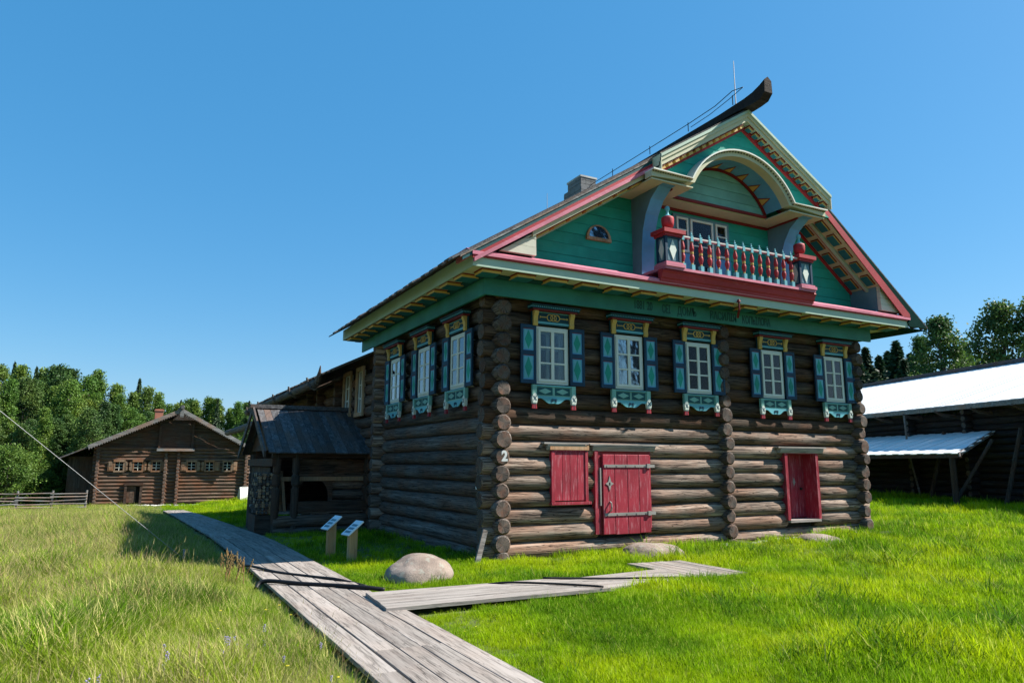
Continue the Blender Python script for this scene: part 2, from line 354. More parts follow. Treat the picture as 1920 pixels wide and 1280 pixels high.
def intervals(a, b, holes):
    segs = [(a, b)]
    for h0, h1 in holes:
        ns = []
        for s0, s1 in segs:
            if h1 <= s0 or h0 >= s1: ns.append((s0, s1)); continue
            if h0 > s0: ns.append((s0, h0))
            if h1 < s1: ns.append((h1, s1))
        segs = ns
    return [s for s in segs if s[1]-s[0] > .08]

# ================================================================== MAIN HOUSE
HOUSE = empty('log_house', (0, 0, 0))
tag(HOUSE, 'large two storey dark log house with teal gable, red balcony and painted shutters', 'house')
H = HOUSE
WX = [.866, 2.846, 4.868, 7.303, 9.59]      # left edge of the front windows
WW, WZ0, WZ1 = .782, 3.487, 4.685
SWY = [1.823, 3.884, 6.033]                 # far edge (larger y) of the side windows
SW = .862
ROW = .333
NROW = 16
XR = 10.83                                  # right wall axis
YB = 7.10                                   # back wall axis
# front wall
front_holes = [(x+.0, x+WW, WZ0, WZ1) for x in WX] + [(2.42, 3.70, .42, 2.10), (8.0, 9.05, .50, 2.12)]
side_holes = [(y-SW, y, WZ0, WZ1) for y in SWY]
for k in range(NROW):
    zc = ROW*(k+.5)-.005; r = .176
    lo = -.29 + random.uniform(-.03, .03); hi = XR+.30+random.uniform(-.03, .03)
    hol = [(a, b) for a, b, z0, z1 in front_holes if z0 < zc+.05 and z1 > zc-.05]
    for s0, s1 in intervals(lo, hi, hol):
        zt = .012*math.sin(k*2.1)
        put_log((s0, .02, zc+zt), s1-s0, r + .006*math.sin(k*1.7), 'x', H, 'log' if k < 8 else 'log_eave_shade')
# left side wall logs (staggered half a row) and middle and right cross walls
for k in range(NROW+1):
    zc = ROW*k+(.0 if k else .04); r = .170 + .009*math.sin(k*2.9)
    hol = [(a, b) for a, b, z0, z1 in side_holes if z0 < zc+.05 and z1 > zc-.05]
    segs = intervals(-.30+random.uniform(-.02, .02), YB+.35, hol)
    for s0, s1 in segs:
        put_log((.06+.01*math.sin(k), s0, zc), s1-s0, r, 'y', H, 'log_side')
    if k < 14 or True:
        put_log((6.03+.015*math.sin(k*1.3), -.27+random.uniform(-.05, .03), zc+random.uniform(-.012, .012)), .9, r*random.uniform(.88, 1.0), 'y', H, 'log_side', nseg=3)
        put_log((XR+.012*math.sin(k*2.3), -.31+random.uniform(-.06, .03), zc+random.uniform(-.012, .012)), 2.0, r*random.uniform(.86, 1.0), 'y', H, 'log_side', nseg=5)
# back and remaining right wall: plain timber walls that close the volume
for k in range(NROW):
    zc = ROW*(k+.5)
    put_log((-.36, YB, zc), XR+.7, .172, 'x', H, nseg=8, ns=10)
    put_log((XR, 1.3, ROW*(k+.5)), YB-1.2, .172, 'y', H, nseg=6, ns=10)
# inner dark lining so that no light leaks between the logs
lin = MB(); iz0, iz1 = .05, 5.3
for a, b, z0, z1 in intervals and [(0,0,0,0)]: pass
def lined_wall(u0, u1, z0, z1, holes, mk):
    us = sorted(set([u0, u1]+[q for h in holes for q in h[:2]])); zs = sorted(set([z0, z1]+[q for h in holes for q in h[2:]]))
    for a, b in zip(us, us[1:]):
        for c, d in zip(zs, zs[1:]):
            if any(h[0] <= (a+b)/2 <= h[1] and h[2] <= (c+d)/2 <= h[3] for h in holes): continue
            mk(a, b, c, d)
lined_wall(.1, XR-.1, 0, 5.3, front_holes[:5]+front_holes[6:], lambda a, b, c, d: lin.box(a, .05, c, b, .12, d))
lined_wall(.1, YB-.1, 0, 5.3, side_holes, lambda a, b, c, d: lin.box(.04, a, c, .11, b, d))
lin.box(XR-.1, .1, 0, XR-.03, YB-.1, 5.3); lin.box(.1, YB-.1, 0, XR, YB-.03, 5.3); lin.box(.1, .1, 2.9, XR, YB, 2.95); lin.box(-.3, -.3, 5.3, XR+.3, YB+.3, 5.36)
lin.build('wall_lining', M['dark'], H)
# inner room partition seen through the windows, in pale paint
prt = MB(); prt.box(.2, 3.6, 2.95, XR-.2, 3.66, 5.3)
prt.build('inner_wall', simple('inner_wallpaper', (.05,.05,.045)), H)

# ---- frieze, eaves
XL_E, XR_E, YF_E, Z_S, Z_F = -.97, 12.06, -1.04, 5.55, 5.74
fr = MB(); fr.box(-.44, -.44, 5.17, XR+.46, -.38, 5.53); fr.box(-.44, -.375, 5.17, -.38, 7.0, 5.53)
fr.box(-.40, 7.0, 5.2, -.36, 8.3, 5.52)
fr.build('frieze_board', M['frieze'], H)
# dark teal band behind the brackets
fb = MB(); fb.box(-.62, -.62, 5.50, XR+.62, -.45, 5.545); fb.box(-.62, -.44, 5.50, -.45, 8.3, 5.545)
fb.build('cornice_band', M['teal_dark'], H)
sf = MB(); sf.box(XL_E+.04, YF_E+.04, Z_S, XR_E-.04, -.1, Z_S+.03); sf.box(XL_E+.04, -.097, Z_S, 0.1, 8.38, Z_S+.03); sf.box(XR-.1, -.097, Z_S, XR_E-.04, 8.38, Z_S+.03)
sf.build('soffit', M['cream'], H)
fa = MB(); fa.box(XL_E, YF_E, Z_S-.015, XR_E, YF_E+.04, Z_F); fa.build('fascia_board', M['palegreen'], H)
fa = MB(); fa.box(XL_E, YF_E+.043, Z_S-.015, XL_E+.04, 8.40, Z_F+.10); fa.build('fascia_board', M['palegreen'], H)
fa = MB(); fa.box(XR_E-.04, YF_E+.043, Z_S-.015, XR_E, 8.40, Z_F+.02); fa.build('fascia_board', M['palegreen'], H)
fa = MB(); fa.box(XL_E+.045, 8.36, Z_S-.015, XR_E-.045, 8.40, Z_F); fa.build('fascia_board', M['palegreen'], H)
def bracket_mb(l, w_, t):
    """modillion: local x width, local y length outward = -y, hanging below z=0"""
    mb = MB()
    mb.box(-w_/2-.018, -l-.018, -.022, w_/2+.018, 0, 0, 2)          # red lip
    mb.box(-w_/2, -l, -t, w_/2, 0, -.022, 0)
    mb.f[-6] = mb.f[-6]; mb.m[-6] = 1                                # underside teal
    return mb
br_front = bracket_mb(.36, .40, .075)
bme = None
def place_shared(first, name, loc, rot, parent):
    o = bpy.data.objects.new(name, first.data); COL.objects.link(o); o.parent = parent; o.location = loc; o.rotation_euler = rot; return o
b0 = None
nb = 17
for i in range(nb):
    loc = (-.52+i*(12.12/(nb-1)), -.56, Z_S-.002)
    if b0 is None: b0 = br_front.build('bracket', [M['yellow'], M['blue_green'], M['red_dark']], H, loc=loc)
    else: place_shared(b0, 'bracket', loc, (0,0,0), H)
for i in range(12): place_shared(b0, 'bracket', (-.56, -.20+i*.735, Z_S-.002), (0,0,-math.pi/2), H)

# red moulding above the front fascia, a sloping shelf
rm = MB(); rm.prism([(-1.10, Z_F+.002), (-1.10, Z_F+.07), (-.80, Z_F+.20), (-.3, Z_F+.20), (-.3, Z_F+.002)], XL_E-.04, XR_E+.05, 'x')
fix_normals(rm.build('eave_moulding', M['pink'], H))
rm = MB(); rm.box(XL_E-.03, -1.075, Z_F-.03, XR_E+.03, -1.045, Z_F-.0); rm.build('eave_bead', M['red'], H)

# ---- roof
AX, AZ = 6.1, 10.30
sL = .622
def roof_left(x): return AZ - sL*(AX-x)
SU = .60
KX, KZ = 8.90, AZ-.60*(8.90-AX)
sR = .755
def roof_z(x):
    if x <= AX: return roof_left(x)
    if x <= KX: return AZ-SU*(x-AX)
    return KZ-sR*(x-KX)
XRL, XRR = -1.36, 12.84
# roof boards: two overlapping layers, laid down the slope
def roof_board(y0, y1, x0, x1, dz, jag):
    mb = MB(); pts = [x0] + [p for p in (AX, KX) if x0 < p < x1] + [x1]
    top = [(x, roof_z(x)+dz) for x in pts]; bot = [(x, roof_z(x)+dz-.035) for x in reversed(pts)]
    mb.prism(top+bot, y0, y1); return mb
y = -1.07; i = 0
while y < 8.55:
    wv = random.uniform(.22, .27)
    jag = random.uniform(-.05, .07); dz = (i % 2)*.036
    if y < 8.4:
        fix_normals(roof_board(y, y+wv-.012, XRL+jag, AX-.005, dz, 0).build('roof_board', M['roof_wood'], H))
        fix_normals(roof_board(y, y+wv-.012, AX+.005, XRR+random.uniform(-.04,.05), dz, 0).build('roof_board', M['roof_wood'], H))
    y += wv; i += 1
# forward projecting upper gable roof
UXL, UXR = 3.36, 8.86
fix_normals(roof_board(-1.36, -1.085, UXL, AX-.005, .01, 0).build('roof_board', M['roof_wood'], H))
fix_normals(roof_board(-1.36, -1.085, AX+.005, UXR, .01, 0).build('roof_board', M['roof_wood'], H))
# under-roof sheathing painted cream (seen as the sloping soffits)
def strip(x0, x1, dz0, dz1, y0, y1, name, m, bevel=0):
    pts = [x0] + [p for p in (AX, KX) if x0 < p < x1] + [x1]
    mb = MB(); mb.prism([(x, roof_z(x)+dz0) for x in pts]+[(x, roof_z(x)+dz1) for x in reversed(pts)], y0, y1)
    return fix_normals(mb.build(name, M[m], H))
GL, GR = .42, 11.05        # ends of the gable recess
SD = -.40                  # depth of the sloping soffit under the roof top
strip(GL-.2, AX, SD, SD+.02, -1.0, -.06, 'sloping_soffit', 'cream')
strip(AX, GR+.3, SD, SD+.02, -1.0, -.06, 'sloping_soffit', 'cream')
# rake boards of the lower gable: grey edge, red board with a pink lower lip
strip(XRL+.1, UXL+.05, -.075, -.04, -1.10, -1.07, 'rake_edge', 'roof_grey')
strip(XRL+.15, UXL+.05, -.15, -.076, -1.08, -1.05, 'rake_edge', 'teal_dark')
mb = MB(); mb.prism([(KX-.05, KZ-.02), (KX-.05, KZ-.2), (12.0, 5.80), (12.06, 5.56), (XRR-.02, roof_z(XRR)-.07), (XRR-.02, roof_z(XRR)-.04), (KX, KZ-.04)], -1.075, -1.05); fix_normals(mb.build('rake_edge', M['green_black'], H))
strip(-1.0, UXL+.1, -.215, -.152, -1.085, -1.05, 'rake_board', 'red')
strip(-.98, UXL+.1, -.30, -.217, -1.12, -1.05, 'rake_moulding', 'pink')
mb = MB(); mb.prism([(KX-.1, KZ-.06), (KX-.1, KZ-.27), (11.82, 5.80), (12.1, 5.80), (12.1, 5.90)], -1.10, -1.078); fix_normals(mb.build('rake_board', M['red'], H))
mb = MB(); mb.box(12.0, -1.04, 5.5, 12.75, 8.4, 5.53); mb.build('eave_soffit', M['green_black'], H)
strip(GL-.1, UXL+.1, SD, -.302, -1.045, -1.0, 'soffit_edge', 'cream')
strip(KX-.1, GR+.3, SD, -.272, -1.045, -1.0, 'soffit_edge', 'cream')
# strips on the sloping soffit: red line and cream bead, brackets in two rows
for x0, x1 in ((GL, AX), (AX, GR)):
    strip(x0, x1, SD-.05, SD-.002, -.58, -.53, 'soffit_strip', 'red')
    strip(x0, x1, SD-.10, SD-.002, -.66, -.585, 'soffit_bead', 'palegreen')
    strip(x0, x1, SD-.07, SD-.002, -.16, -.10, 'soffit_strip', 'red')
br_s = None; br_l = bracket_mb(.21, .34, .06)
def slope_rot(s): return math.atan(s)
for row_y in (-.72, -.22):
    for i in range(8):
        for side in (0, 1):
            x = 3.0-i*.40 if side == 0 else 8.75+i*.36*1.15
            if side == 0 and (x < GL+.15): continue
            if side == 1 and x > GR-.15: continue
            s = sL if side == 0 else -sR
            loc = (x, row_y, roof_z(x)+SD-.002); rot = (0, -math.atan(s), 0)
            if br_s is None: br_s = br_l.build('bracket', [M['yellow'], M['blue_green'], M['red_dark']], H, loc=loc, rot=rot)
            else: place_shared(br_s, 'bracket', loc, rot, H)
# gable end triangles closing the eaves
def tri_board(xa, xb, name, m):
    z = Z_F+.19; rows = 0
    while z < roof_z(xb if xa < AX else xa)-.36:
        z1 = min(z+.17, roof_z(xb if xa < AX else xa)-.34)
        # x where the rake underside reaches z
        def xat(zz):
            if xa < AX: return max(xa, AX-(AZ-.34-zz)/sL)
            return min(xb, KX+(KZ-.34-zz)/sR)
        mb = MB()
        if xa < AX: pl = [(xat(z), z), (xb, z), (xb, z1-.006), (xat(z1), z1-.006)]
        else: pl = [(xa, z), (xat(z), z), (xat(z1), z1-.006), (xa, z1-.006)]
        mb.prism(pl, -1.00+.004*(rows % 2), -.9); fix_normals(mb.build('board', M[m], H)); z += .17; rows += 1
tri_board(XL_E, GL, 'board', 'cream_lit'); tri_board(GR, XR_E, 'board', 'cream_lit')
mb = MB(); mb.box(GL-.02, -.895, Z_F+.2, GL, -.1, roof_z(GL)-.3); mb.box(GR, -.895, Z_F+.2, GR+.02, -.1, roof_z(GR)-.3); mb.build('gable_return', M['blue_grey'], H)
# teal tympanum boards on the gable wall
z = Z_F+.1; k = 0
while z < 9.0:
    z1 = z+.262
    def xl(zz): return max(GL, AX-(AZ+SD-zz)/sL)
    def xr(zz): return min(GR, KX+(KZ+SD-zz)/sR) if zz < KZ+SD else AX+(AZ+SD-zz)/SU
    mb = MB(); mb.prism([(xl(z), z), (xr(z), z), (xr(z1), z1-.008), (xl(z1), z1-.008)], -.10+.006*(k % 2), -.04)
    fix_normals(mb.build('board', M['teal'], H)); z = z1; k += 1
mb = MB(); mb.prism([(-.8, Z_F+.02), (XR_E-.2, Z_F+.02), (KX, KZ-.1), (AX, AZ-.1)], -.03, 0.0); fix_normals(mb.build('gable_backing', M['dark'], H))
mb = MB(); mb.prism([(-.8, Z_F+.02), (XR_E-.2, Z_F+.02), (KX, KZ-.1), (AX, AZ-.1)], 7.15, 7.19); fix_normals(mb.build('rear_gable', M['board_dark'], H))
# half round attic window
def half_disc(cx, cz, r, n=12): return [(cx+r*math.cos(math.pi*i/n), cz+r*math.sin(math.pi*i/n)) for i in range(n+1)]
mb = MB()
o_, i_ = half_disc(2.54, 6.84, .33), half_disc(2.54, 6.87, .27)
v = [(a, -.15, b) for a, b in o_]+[(a, -.15, b) for a, b in i_]+[(a, -.09, b) for a, b in o_]+[(a, -.09, b) for a, b in i_]
n_ = 13; f = []
for i in range(12): f += [(i, i+1, n_+i+1, n_+i), (i, 2*n_+i, 2*n_+i+1, i+1), (n_+i, n_+i+1, 3*n_+i+1, 3*n_+i)]
f += [(0, n_, 3*n_, 2*n_), (12, 2*n_+12, 3*n_+12, n_+12)]
mb.add(v, f); mb.box(2.21, -.16, 6.80, 2.87, -.09, 6.87)
fw = fix_normals(mb.build('attic_window', M['pale_wood'], H))
mb = MB(); mb.prism(half_disc(2.54, 6.87, .275), -.135, -.13); fix_normals(mb.build('pane', M['glass'], fw))
mb = MB(); mb.prism(half_disc(2.54, 6.87, .275), -.112, -.108); fix_normals(mb.build('backing', M['dark'], fw))

# ---- upper gable front
YU = -1.34
def ustrip(x0, x1, dz0, dz1, y0, y1, name, m):
    return strip(x0, x1, dz0, dz1, y0, y1, name, m)
for x0, x1 in ((UXL, AX), (AX, UXR)):
    ustrip(x0, x1, -.10, -.03, YU-.06, YU-.02, 'rake_moulding', 'palegreen')
    ustrip(x0, x1, -.19, -.102, YU-.03, YU, 'rake_moulding', 'cream')
    ustrip(x0, x1, -.30, -.192, YU+.003, YU+.035, 'rake_moulding', 'cream')
    ustrip(x0, x1, -.31, -.27, YU+.04, -1.12, 'sloping_soffit', 'palegreen')
    ustrip(x0, x1, -.47, -.312, -1.165, -1.11, 'rake_strip', 'red')
mb = MB(); mb.prism([(UXL, roof_z(UXL)-.01), (UXL, roof_z(UXL)-.40), (UXL+.02, roof_z(UXL)-.40), (UXL+.02, roof_z(UXL)-.01)], YU-.04, -1.06); fix_normals(mb.build('gable_return', M['cream'], H))
mb = MB(); mb.prism([(UXR, roof_z(UXR)-.0), (UXR, roof_z(UXR)-.40), (UXR-.02, roof_z(UXR)-.40), (UXR-.02, roof_z(UXR)-.0)], YU-.04, -1.06); fix_normals(mb.build('gable_return', M['cream'], H))
dm = bracket_mb(.12, .13, .085); d0 = None
for side in (0, 1):
    for i in range(13):
        x = 3.46+i*.205 if side == 0 else 6.26+i*.205
        s = .622 if side == 0 else -SU
        loc = (x, -1.175, roof_z(x)-.312); rot = (0, -math.atan(s), 0)
        if d0 is None: d0 = dm.build('dentil', [M['yellow'], M['blue_green'], M['red_dark']], H, loc=loc, rot=rot)
        else: place_shared(d0, 'dentil', loc, rot, H)
# arch geometry
CXA, AHW, ZF, RISE = 5.83, 1.60, 8.13, .97
RA = (AHW*AHW+RISE*RISE)/(2*RISE); CZA = ZF+RISE-RA; TH = math.asin(AHW/RA)
def arch_pts(r, n=24, th=TH): return [(CXA+r*math.sin(-th+2*th*i/n), CZA+r*math.cos(-th+2*th*i/n)) for i in range(n+1)]
def arch_x(z):
    h = z-CZA
    return math.sqrt(max(0, RA*RA-h*h)) if RA > h else 0
# upper tympanum boards, cut round the arch
z = ZF; k = 0
rows_ = []
while z < AZ-.42: rows_.append((z, min(z+.26, AZ-.42))); z += .26
for k, (za, zb) in enumerate(rows_):
    ub = lambda zz: (AX-(AZ-.38-zz)/.622, AX+(AZ-.38-zz)/SU)
    yy = -1.12+.006*(k % 2)
    if arch_x(za) > .05:
        zz = [za+(zb-.008-za)*t/4 for t in range(5)]
        for sgn in (-1, 1):
            e = 0 if sgn < 0 else 1
            inner = [(CXA+sgn*arch_x(q), q) for q in zz if arch_x(q) > 0 or True]
            pl = [(ub(za)[e], za)]+inner+[(ub(zb)[e], zb-.008)]
            mb = MB(); mb.prism(pl, yy, -1.06); fix_normals(mb.build('board', M['teal'], H))
    else:
        mb = MB(); mb.prism([(ub(za)[0], za), (ub(za)[1], za), (ub(zb)[1], zb-.008), (ub(zb)[0], zb-.008)], yy, -1.06); fix_normals(mb.build('board', M['teal'], H))
# arch entablature: cream band + white cap
XA0, XA1 = 3.10, 8.62
def band(rin, rout, dz0, dz1, y0, y1, name, m, n=24):
    lo = [(XA0, ZF+dz0)]+arch_pts(RA+rin, n)+[(XA1, ZF+dz0)]
    hi = [(XA0, ZF+dz1)]+arch_pts(RA+rout, n)+[(XA1, ZF+dz1)]
    mb = MB(); q = len(lo)
    v = [(a, y0, b) for a, b in lo]+[(a, y0, b) for a, b in hi]+[(a, y1, b) for a, b in lo]+[(a, y1, b) for a, b in hi]
    f = []
    for i in range(q-1): f += [(i, i+1, q+i+1, q+i), (2*q+i, 3*q+i, 3*q+i+1, 2*q+i+1), (i, 2*q+i, 2*q+i+1, i+1), (q+i, q+i+1, 3*q+i+1, 3*q+i)]
    f += [(0, q, 3*q, 2*q), (q-1, 3*q-1, 4*q-1, 2*q-1)]
    mb.add(v, f); return fix_normals(mb.build(name, M[m], H))
band(-.10, .01, -.12, .01, -1.36, -1.13, 'arch_band', 'cream')
band(.012, .045, .012, .045, -1.44, -1.10, 'arch_cap', 'white')
# tiny dentils below the cap
dn = MB()
for i in range(44):
    t = -TH+2*TH*i/43; c, s_ = math.cos(t), math.sin(t); r_ = RA+.005
    p = Vector((CXA+r_*s_, -1.375, CZA+r_*c)); dn.beam(p+Vector((0, 0, 0)), p+Vector((.028*c, 0, -.028*s_)), .03, .035, up=(s_, 0, c))
for i in range(16):
    for x in (XA0+.04+i*.068, XA1-.04-i*.068): dn.box(x-.014, -1.39, ZF-.01, x+.014, -1.362, ZF+.02)
tag(dn.build('arch_dentils', M['roof_wood'], H), kind='stuff')
# barrel vault, lunette
vb = MB(); P_ = arch_pts(RA-.10, 24); n_ = len(P_)
v = [(a, -1.13, b) for a, b in P_]+[(a, -.55, b) for a, b in P_]+[(a, -1.13, b+.02) for a, b in P_]+[(a, -.55, b+.02) for a, b in P_]
f = []
for i in range(n_-1): f += [(i, i+1, n_+i+1, n_+i), (2*n_+i, 3*n_+i, 3*n_+i+1, 2*n_+i+1)]
vb.add(v, f); vb.build('vault_ceiling', M['blue'], H)
zb_ = ZF-.14
zl = [zb_, 8.25, 8.5, 8.75, 9.1]
for za, zb in zip(zl, zl[1:]):
    r = RA-.10
    hx = lambda zz: math.sqrt(max(0, r*r-(zz-CZA)**2)) if abs(zz-CZA) < r else 0
    q = [za+(zb-.01-za)*t/3 for t in range(4)]
    L_ = [(CXA-hx(t), t) for t in q]; Rr = [(CXA+hx(t), t) for t in reversed(q)]
    if hx(za) < .05: continue
    mb = MB(); mb.prism(L_+Rr, -.58, -.55); fix_normals(mb.build('lunette_board', M['lunette'], H))
# red edge + triangles on the vault
rb = MB()
P1 = arch_pts(RA-.105, 24); P2 = arch_pts(RA-.17, 24)
for i in range(24):
    a, b, c, d = P1[i], P1[i+1], P2[i+1], P2[i]
    rb.add([(a[0], -.60, a[1]), (b[0], -.60, b[1]), (c[0], -.60, c[1]), (d[0], -.60, d[1])], [(0, 3, 2, 1)])
    rb.add([(a[0], -.64, a[1]-.006), (b[0], -.64, b[1]-.006), (b[0], -.60, b[1]-.006), (a[0], -.60, a[1]-.006)], [(0, 1, 2, 3)])
rb.box(CXA-AHW+.1, -.64, zb_-.01, CXA+AHW-.1, -.585, zb_+.05)
rb.build('vault_edge', M['red_dark'], H)
ntri = 8
for mname, gro, dr in (('red_dark', .05, .012), ('yellow', 0, .02)):
    tb = MB()
    for i in range(ntri):
        t0 = -TH*.93+2*TH*.93*(i+.5)/ntri; hw = .085+gro*.5
        def vp(t, y_): return (CXA+(RA-.10-dr)*math.sin(t), y_, CZA+(RA-.10-dr)*math.cos(t))
        tb.add([vp(t0-hw/RA*1.1, -.645), vp(t0+hw/RA*1.1, -.645), vp(t0, -.92-gro)], [(0, 1, 2)])
    tb.build('vault_ornament', M[mname], H)
# flat ceiling of the balcony
mb = MB(); mb.box(XA0+.02, -1.33, zb_-.03, CXA-AHW+.06, -.1, zb_-.002); mb.box(CXA+AHW-.06, -1.33, zb_-.03, XA1-.02, -.1, zb_-.002); mb.box(CXA-AHW+.063, -.56, zb_-.03, CXA+AHW-.063, -.1, zb_-.002)
mb.build('balcony_ceiling', M['cream'], H)
mb = MB(); mb.box(3.9, -.15, zb_-.09, 7.9, -.101, zb_-.032); mb.box(3.86, -1.1, zb_-.07, 3.9, -.101, zb_-.032); mb.box(7.9, -1.1, zb_-.07, 7.94, -.101, zb_-.032); mb.build('ceiling_strip', M['red_dark'], H)
# curved blue braces
def brace(x0, x1):
    outer = [(-.42, 6.0), (-.44, 6.6), (-.50, 7.1), (-.62, 7.45), (-.82, 7.75), (-1.10, 7.95), (-1.25, 7.96)]
    poly = [(-.1, 6.0)]+outer+[(-.1, 7.96)]
    mb = MB(); mb.prism(poly, x0, x1, 'x', 0)
    return mb
for x0, x1 in ((3.50, 3.86), (7.94, 8.30)):
    o = fix_normals(brace(x0, x1).build('balcony_brace', [M['blue_grey'], M['blue']], H))
    for p in o.data.polygons:
        if abs(p.normal.x) < .5: p.material_index = 1
# balcony door with side lights
dr = empty('balcony_door', (0, 0, 0), parent=H)
mb = MB(); mb.box(4.72, -.14, 5.95, 6.52, -.105, 7.84); mb.build('door_frame', M['blue_grey'], dr)
for x0, x1, z0, z1, nm in ((4.80, 5.16, 6.9, 7.76, 'side_light'), (5.24, 5.96, 6.2, 7.76, 'door_leaf'), (6.05, 6.42, 6.9, 7.76, 'side_light')):
    mb = MB(); t = .05
    mb.box(x0, -.175, z0, x0+t, -.142, z1); mb.box(x1-t, -.175, z0, x1, -.142, z1); mb.box(x0+t, -.174, z1-t, x1-t, -.142, z1); mb.box(x0+t, -.174, z0, x1-t, -.142, z0+t)
    mb.box(x0+t, -.172, (z0+z1)/2+.1, x1-t, -.142, (z0+z1)/2+.13)
    mb.build(nm, M['white'], dr)
    mb = MB(); mb.box(x0+t, -.155, z0+t, x1-t, -.15, z1-t); mb.build('pane', M['glass'], dr)
mb = MB(); mb.box(4.72, -.17, 5.95, 6.52, -.142, 6.19); mb.build('door_panel', M['blue'], dr)
mb = MB(); mb.box(4.72, -.165, 6.2, 5.2, -.142, 6.86); mb.box(6.0, -.165, 6.2, 6.52, -.142, 6.86); mb.build('door_panel', M['blue'], dr)

# ---- balcony
BAL = empty('balcony', (0, 0, .085), parent=H)
YBF = -1.25
mb = MB(); mb.box(3.50, YBF, 5.94, 8.20, -.16, 6.0); mb.build('floor_deck', M['pink'], BAL)
mb = MB(); prof_ = [(-1.20, 5.938), (-1.235, 5.90), (-1.20, 5.86), (-1.165, 5.76), (-1.14, 5.74), (-1.13, 5.69), (-1.05, 5.68), (-1.05, 5.938)]
mb.prism(prof_, 3.44, 8.24, 'x'); fix_normals(mb.build('floor_cornice', M['red'], BAL))
def pedestal(x0, first=None):
    w_ = .44; d_ = .32; cx, cy = x0+w_/2, YBF+.04+d_/2
    mb = MB(); mb.box(x0-.05, YBF-.03, 6.0, x0+w_+.05, YBF+d_+.07, 6.07); mb.box(x0-.02, YBF+.0, 6.07, x0+w_+.02, YBF+d_+.05, 6.11)
    mb.build('pedestal_base', M['pink'], BAL)
    y0, y1 = YBF+.04, YBF+.04+d_
    mb = MB()
    mb.box(x0+.03, y0+.03, 6.11, x0+w_-.03, y1-.03, 6.70, 1)
    for a, b in ((x0, y0), (x0+w_-.06, y0), (x0, y1-.06), (x0+w_-.06, y1-.06)): mb.box(a, b, 6.11, a+.06, b+.06, 6.70, 0)
    mb.box(x0+.06, y0+.004, 6.11, x0+w_-.06, y0+.03, 6.15, 0); mb.box(x0+.06, y0+.004, 6.66, x0+w_-.06, y0+.03, 6.70, 0)
    mb.box(x0+.004, y0+.06, 6.11, x0+.03, y1-.06, 6.15, 0); mb.box(x0+.004, y0+.06, 6.66, x0+.03, y1-.06, 6.70, 0)
    mb.build('pedestal', [M['blue_dark'], M['blue_grey']], BAL)
    mb = MB(); zc_ = 6.405; mb.prism([(x0+w_/2-.10, zc_), (x0+w_/2, zc_-.23), (x0+w_/2+.10, zc_), (x0+w_/2, zc_+.23)], y0+.012, y0+.028)
    mb.prism([(cy-.09, zc_), (cy, zc_-.23), (cy+.09, zc_), (cy, zc_+.23)], x0+.012, x0+.028, 'x')
    fix_normals(mb.build('diamond', M['offwhite'], BAL))
    mb = MB(); mb.box(x0-.03, YBF+.01, 6.70, x0+w_+.03, YBF+d_+.07, 6.76); mb.box(x0-.08, YBF-.04, 6.76, x0+w_+.08, YBF+d_+.12, 6.85); mb.build('pedestal_cap', M['red'], BAL)
    u = MB(); u.lathe([(.05, 6.85), (.10, 6.87), (.10, 6.90), (.05, 6.92), (.04, 6.94)], 16, (cx, cy, 0)); u.build('urn_foot', M['shut_blue'], BAL, smooth=True)
    u = MB(); u.lathe([(.06, 6.94), (.12, 6.96), (.135, 7.04), (.14, 7.14), (.13, 7.18), (.06, 7.19)], 16, (cx, cy, 0)); u.build('urn', M['red'], BAL, smooth=True)
    u = MB(); u.lathe([(.11, 7.19), (.07, 7.22), (.035, 7.25), (.025, 7.32), (.035, 7.335), (.055, 7.36), (.058, 7.39), (.045, 7.43), (.01, 7.45)], 16, (cx, cy, 0)); u.build('finial', M['shut_blue'], BAL, smooth=True)
pedestal(3.54); pedestal(7.73)
mb = MB(); mb.box(4.0, YBF+.05, 6.72, 7.72, YBF+.10, 6.77); mb.build('top_rail', M['pink'], BAL)
mb = MB(); mb.box(4.0, YBF+.045, 6.74, 7.72, YBF+.05, 6.765); mb.build('rail_edge', M['white'], BAL)
def baluster():
    a = MB(); c = (0, 0, 0)
    a.box(-.045, -.045, 6.0, .045, .045, 6.13, 0)
    a.lathe([(.022, 6.13), (.03, 6.15), (.022, 6.17)], 10, c, 1)
    a.lathe([(.024, 6.17), (.05, 6.26), (.055, 6.31), (.03, 6.38)], 10, c, 2)
    a.lathe([(.04, 6.38), (.04, 6.43)], 10, c, 1)
    a.lathe([(.03, 6.43), (.052, 6.50), (.045, 6.56), (.022, 6.65)], 10, c, 2)
    a.lathe([(.028, 6.65), (.028, 6.67)], 10, c, 1)
    a.box(-.035, -.035, 6.67, .035, .035, 6.80, 0)
    a.lathe([(.012, 6.80), (.03, 6.83), (.012, 6.86), (.018, 6.88), (.006, 6.90)], 8, c, 0)
    return a
bl0 = None
for i in range(14):
    x = 4.05+i*(3.42/13)
    if bl0 is None: bl0 = baluster().build('baluster', [M['shut_blue'], M['yellow'], M['red']], BAL, loc=(x, YBF+.075, 0))
    else: place_shared(bl0, 'baluster', (x, YBF+.075, 0), (0,0,0), BAL)
# lamp bracket hanging under the eaves
mb = MB(); mb.tube([(5.72, -1.12, 5.60), (5.72, -1.13, 5.36), (5.9, -.9, 5.30)], .018, 8); mb.lathe([(.05, 5.54), (.03, 5.60)], 10, (5.72, -1.12, 0)); mb.beam((5.72, -1.12, 5.36), (6.25, -.55, 5.34), .05, .04)
mb.build('hook_bracket', M['red_dark'], H)

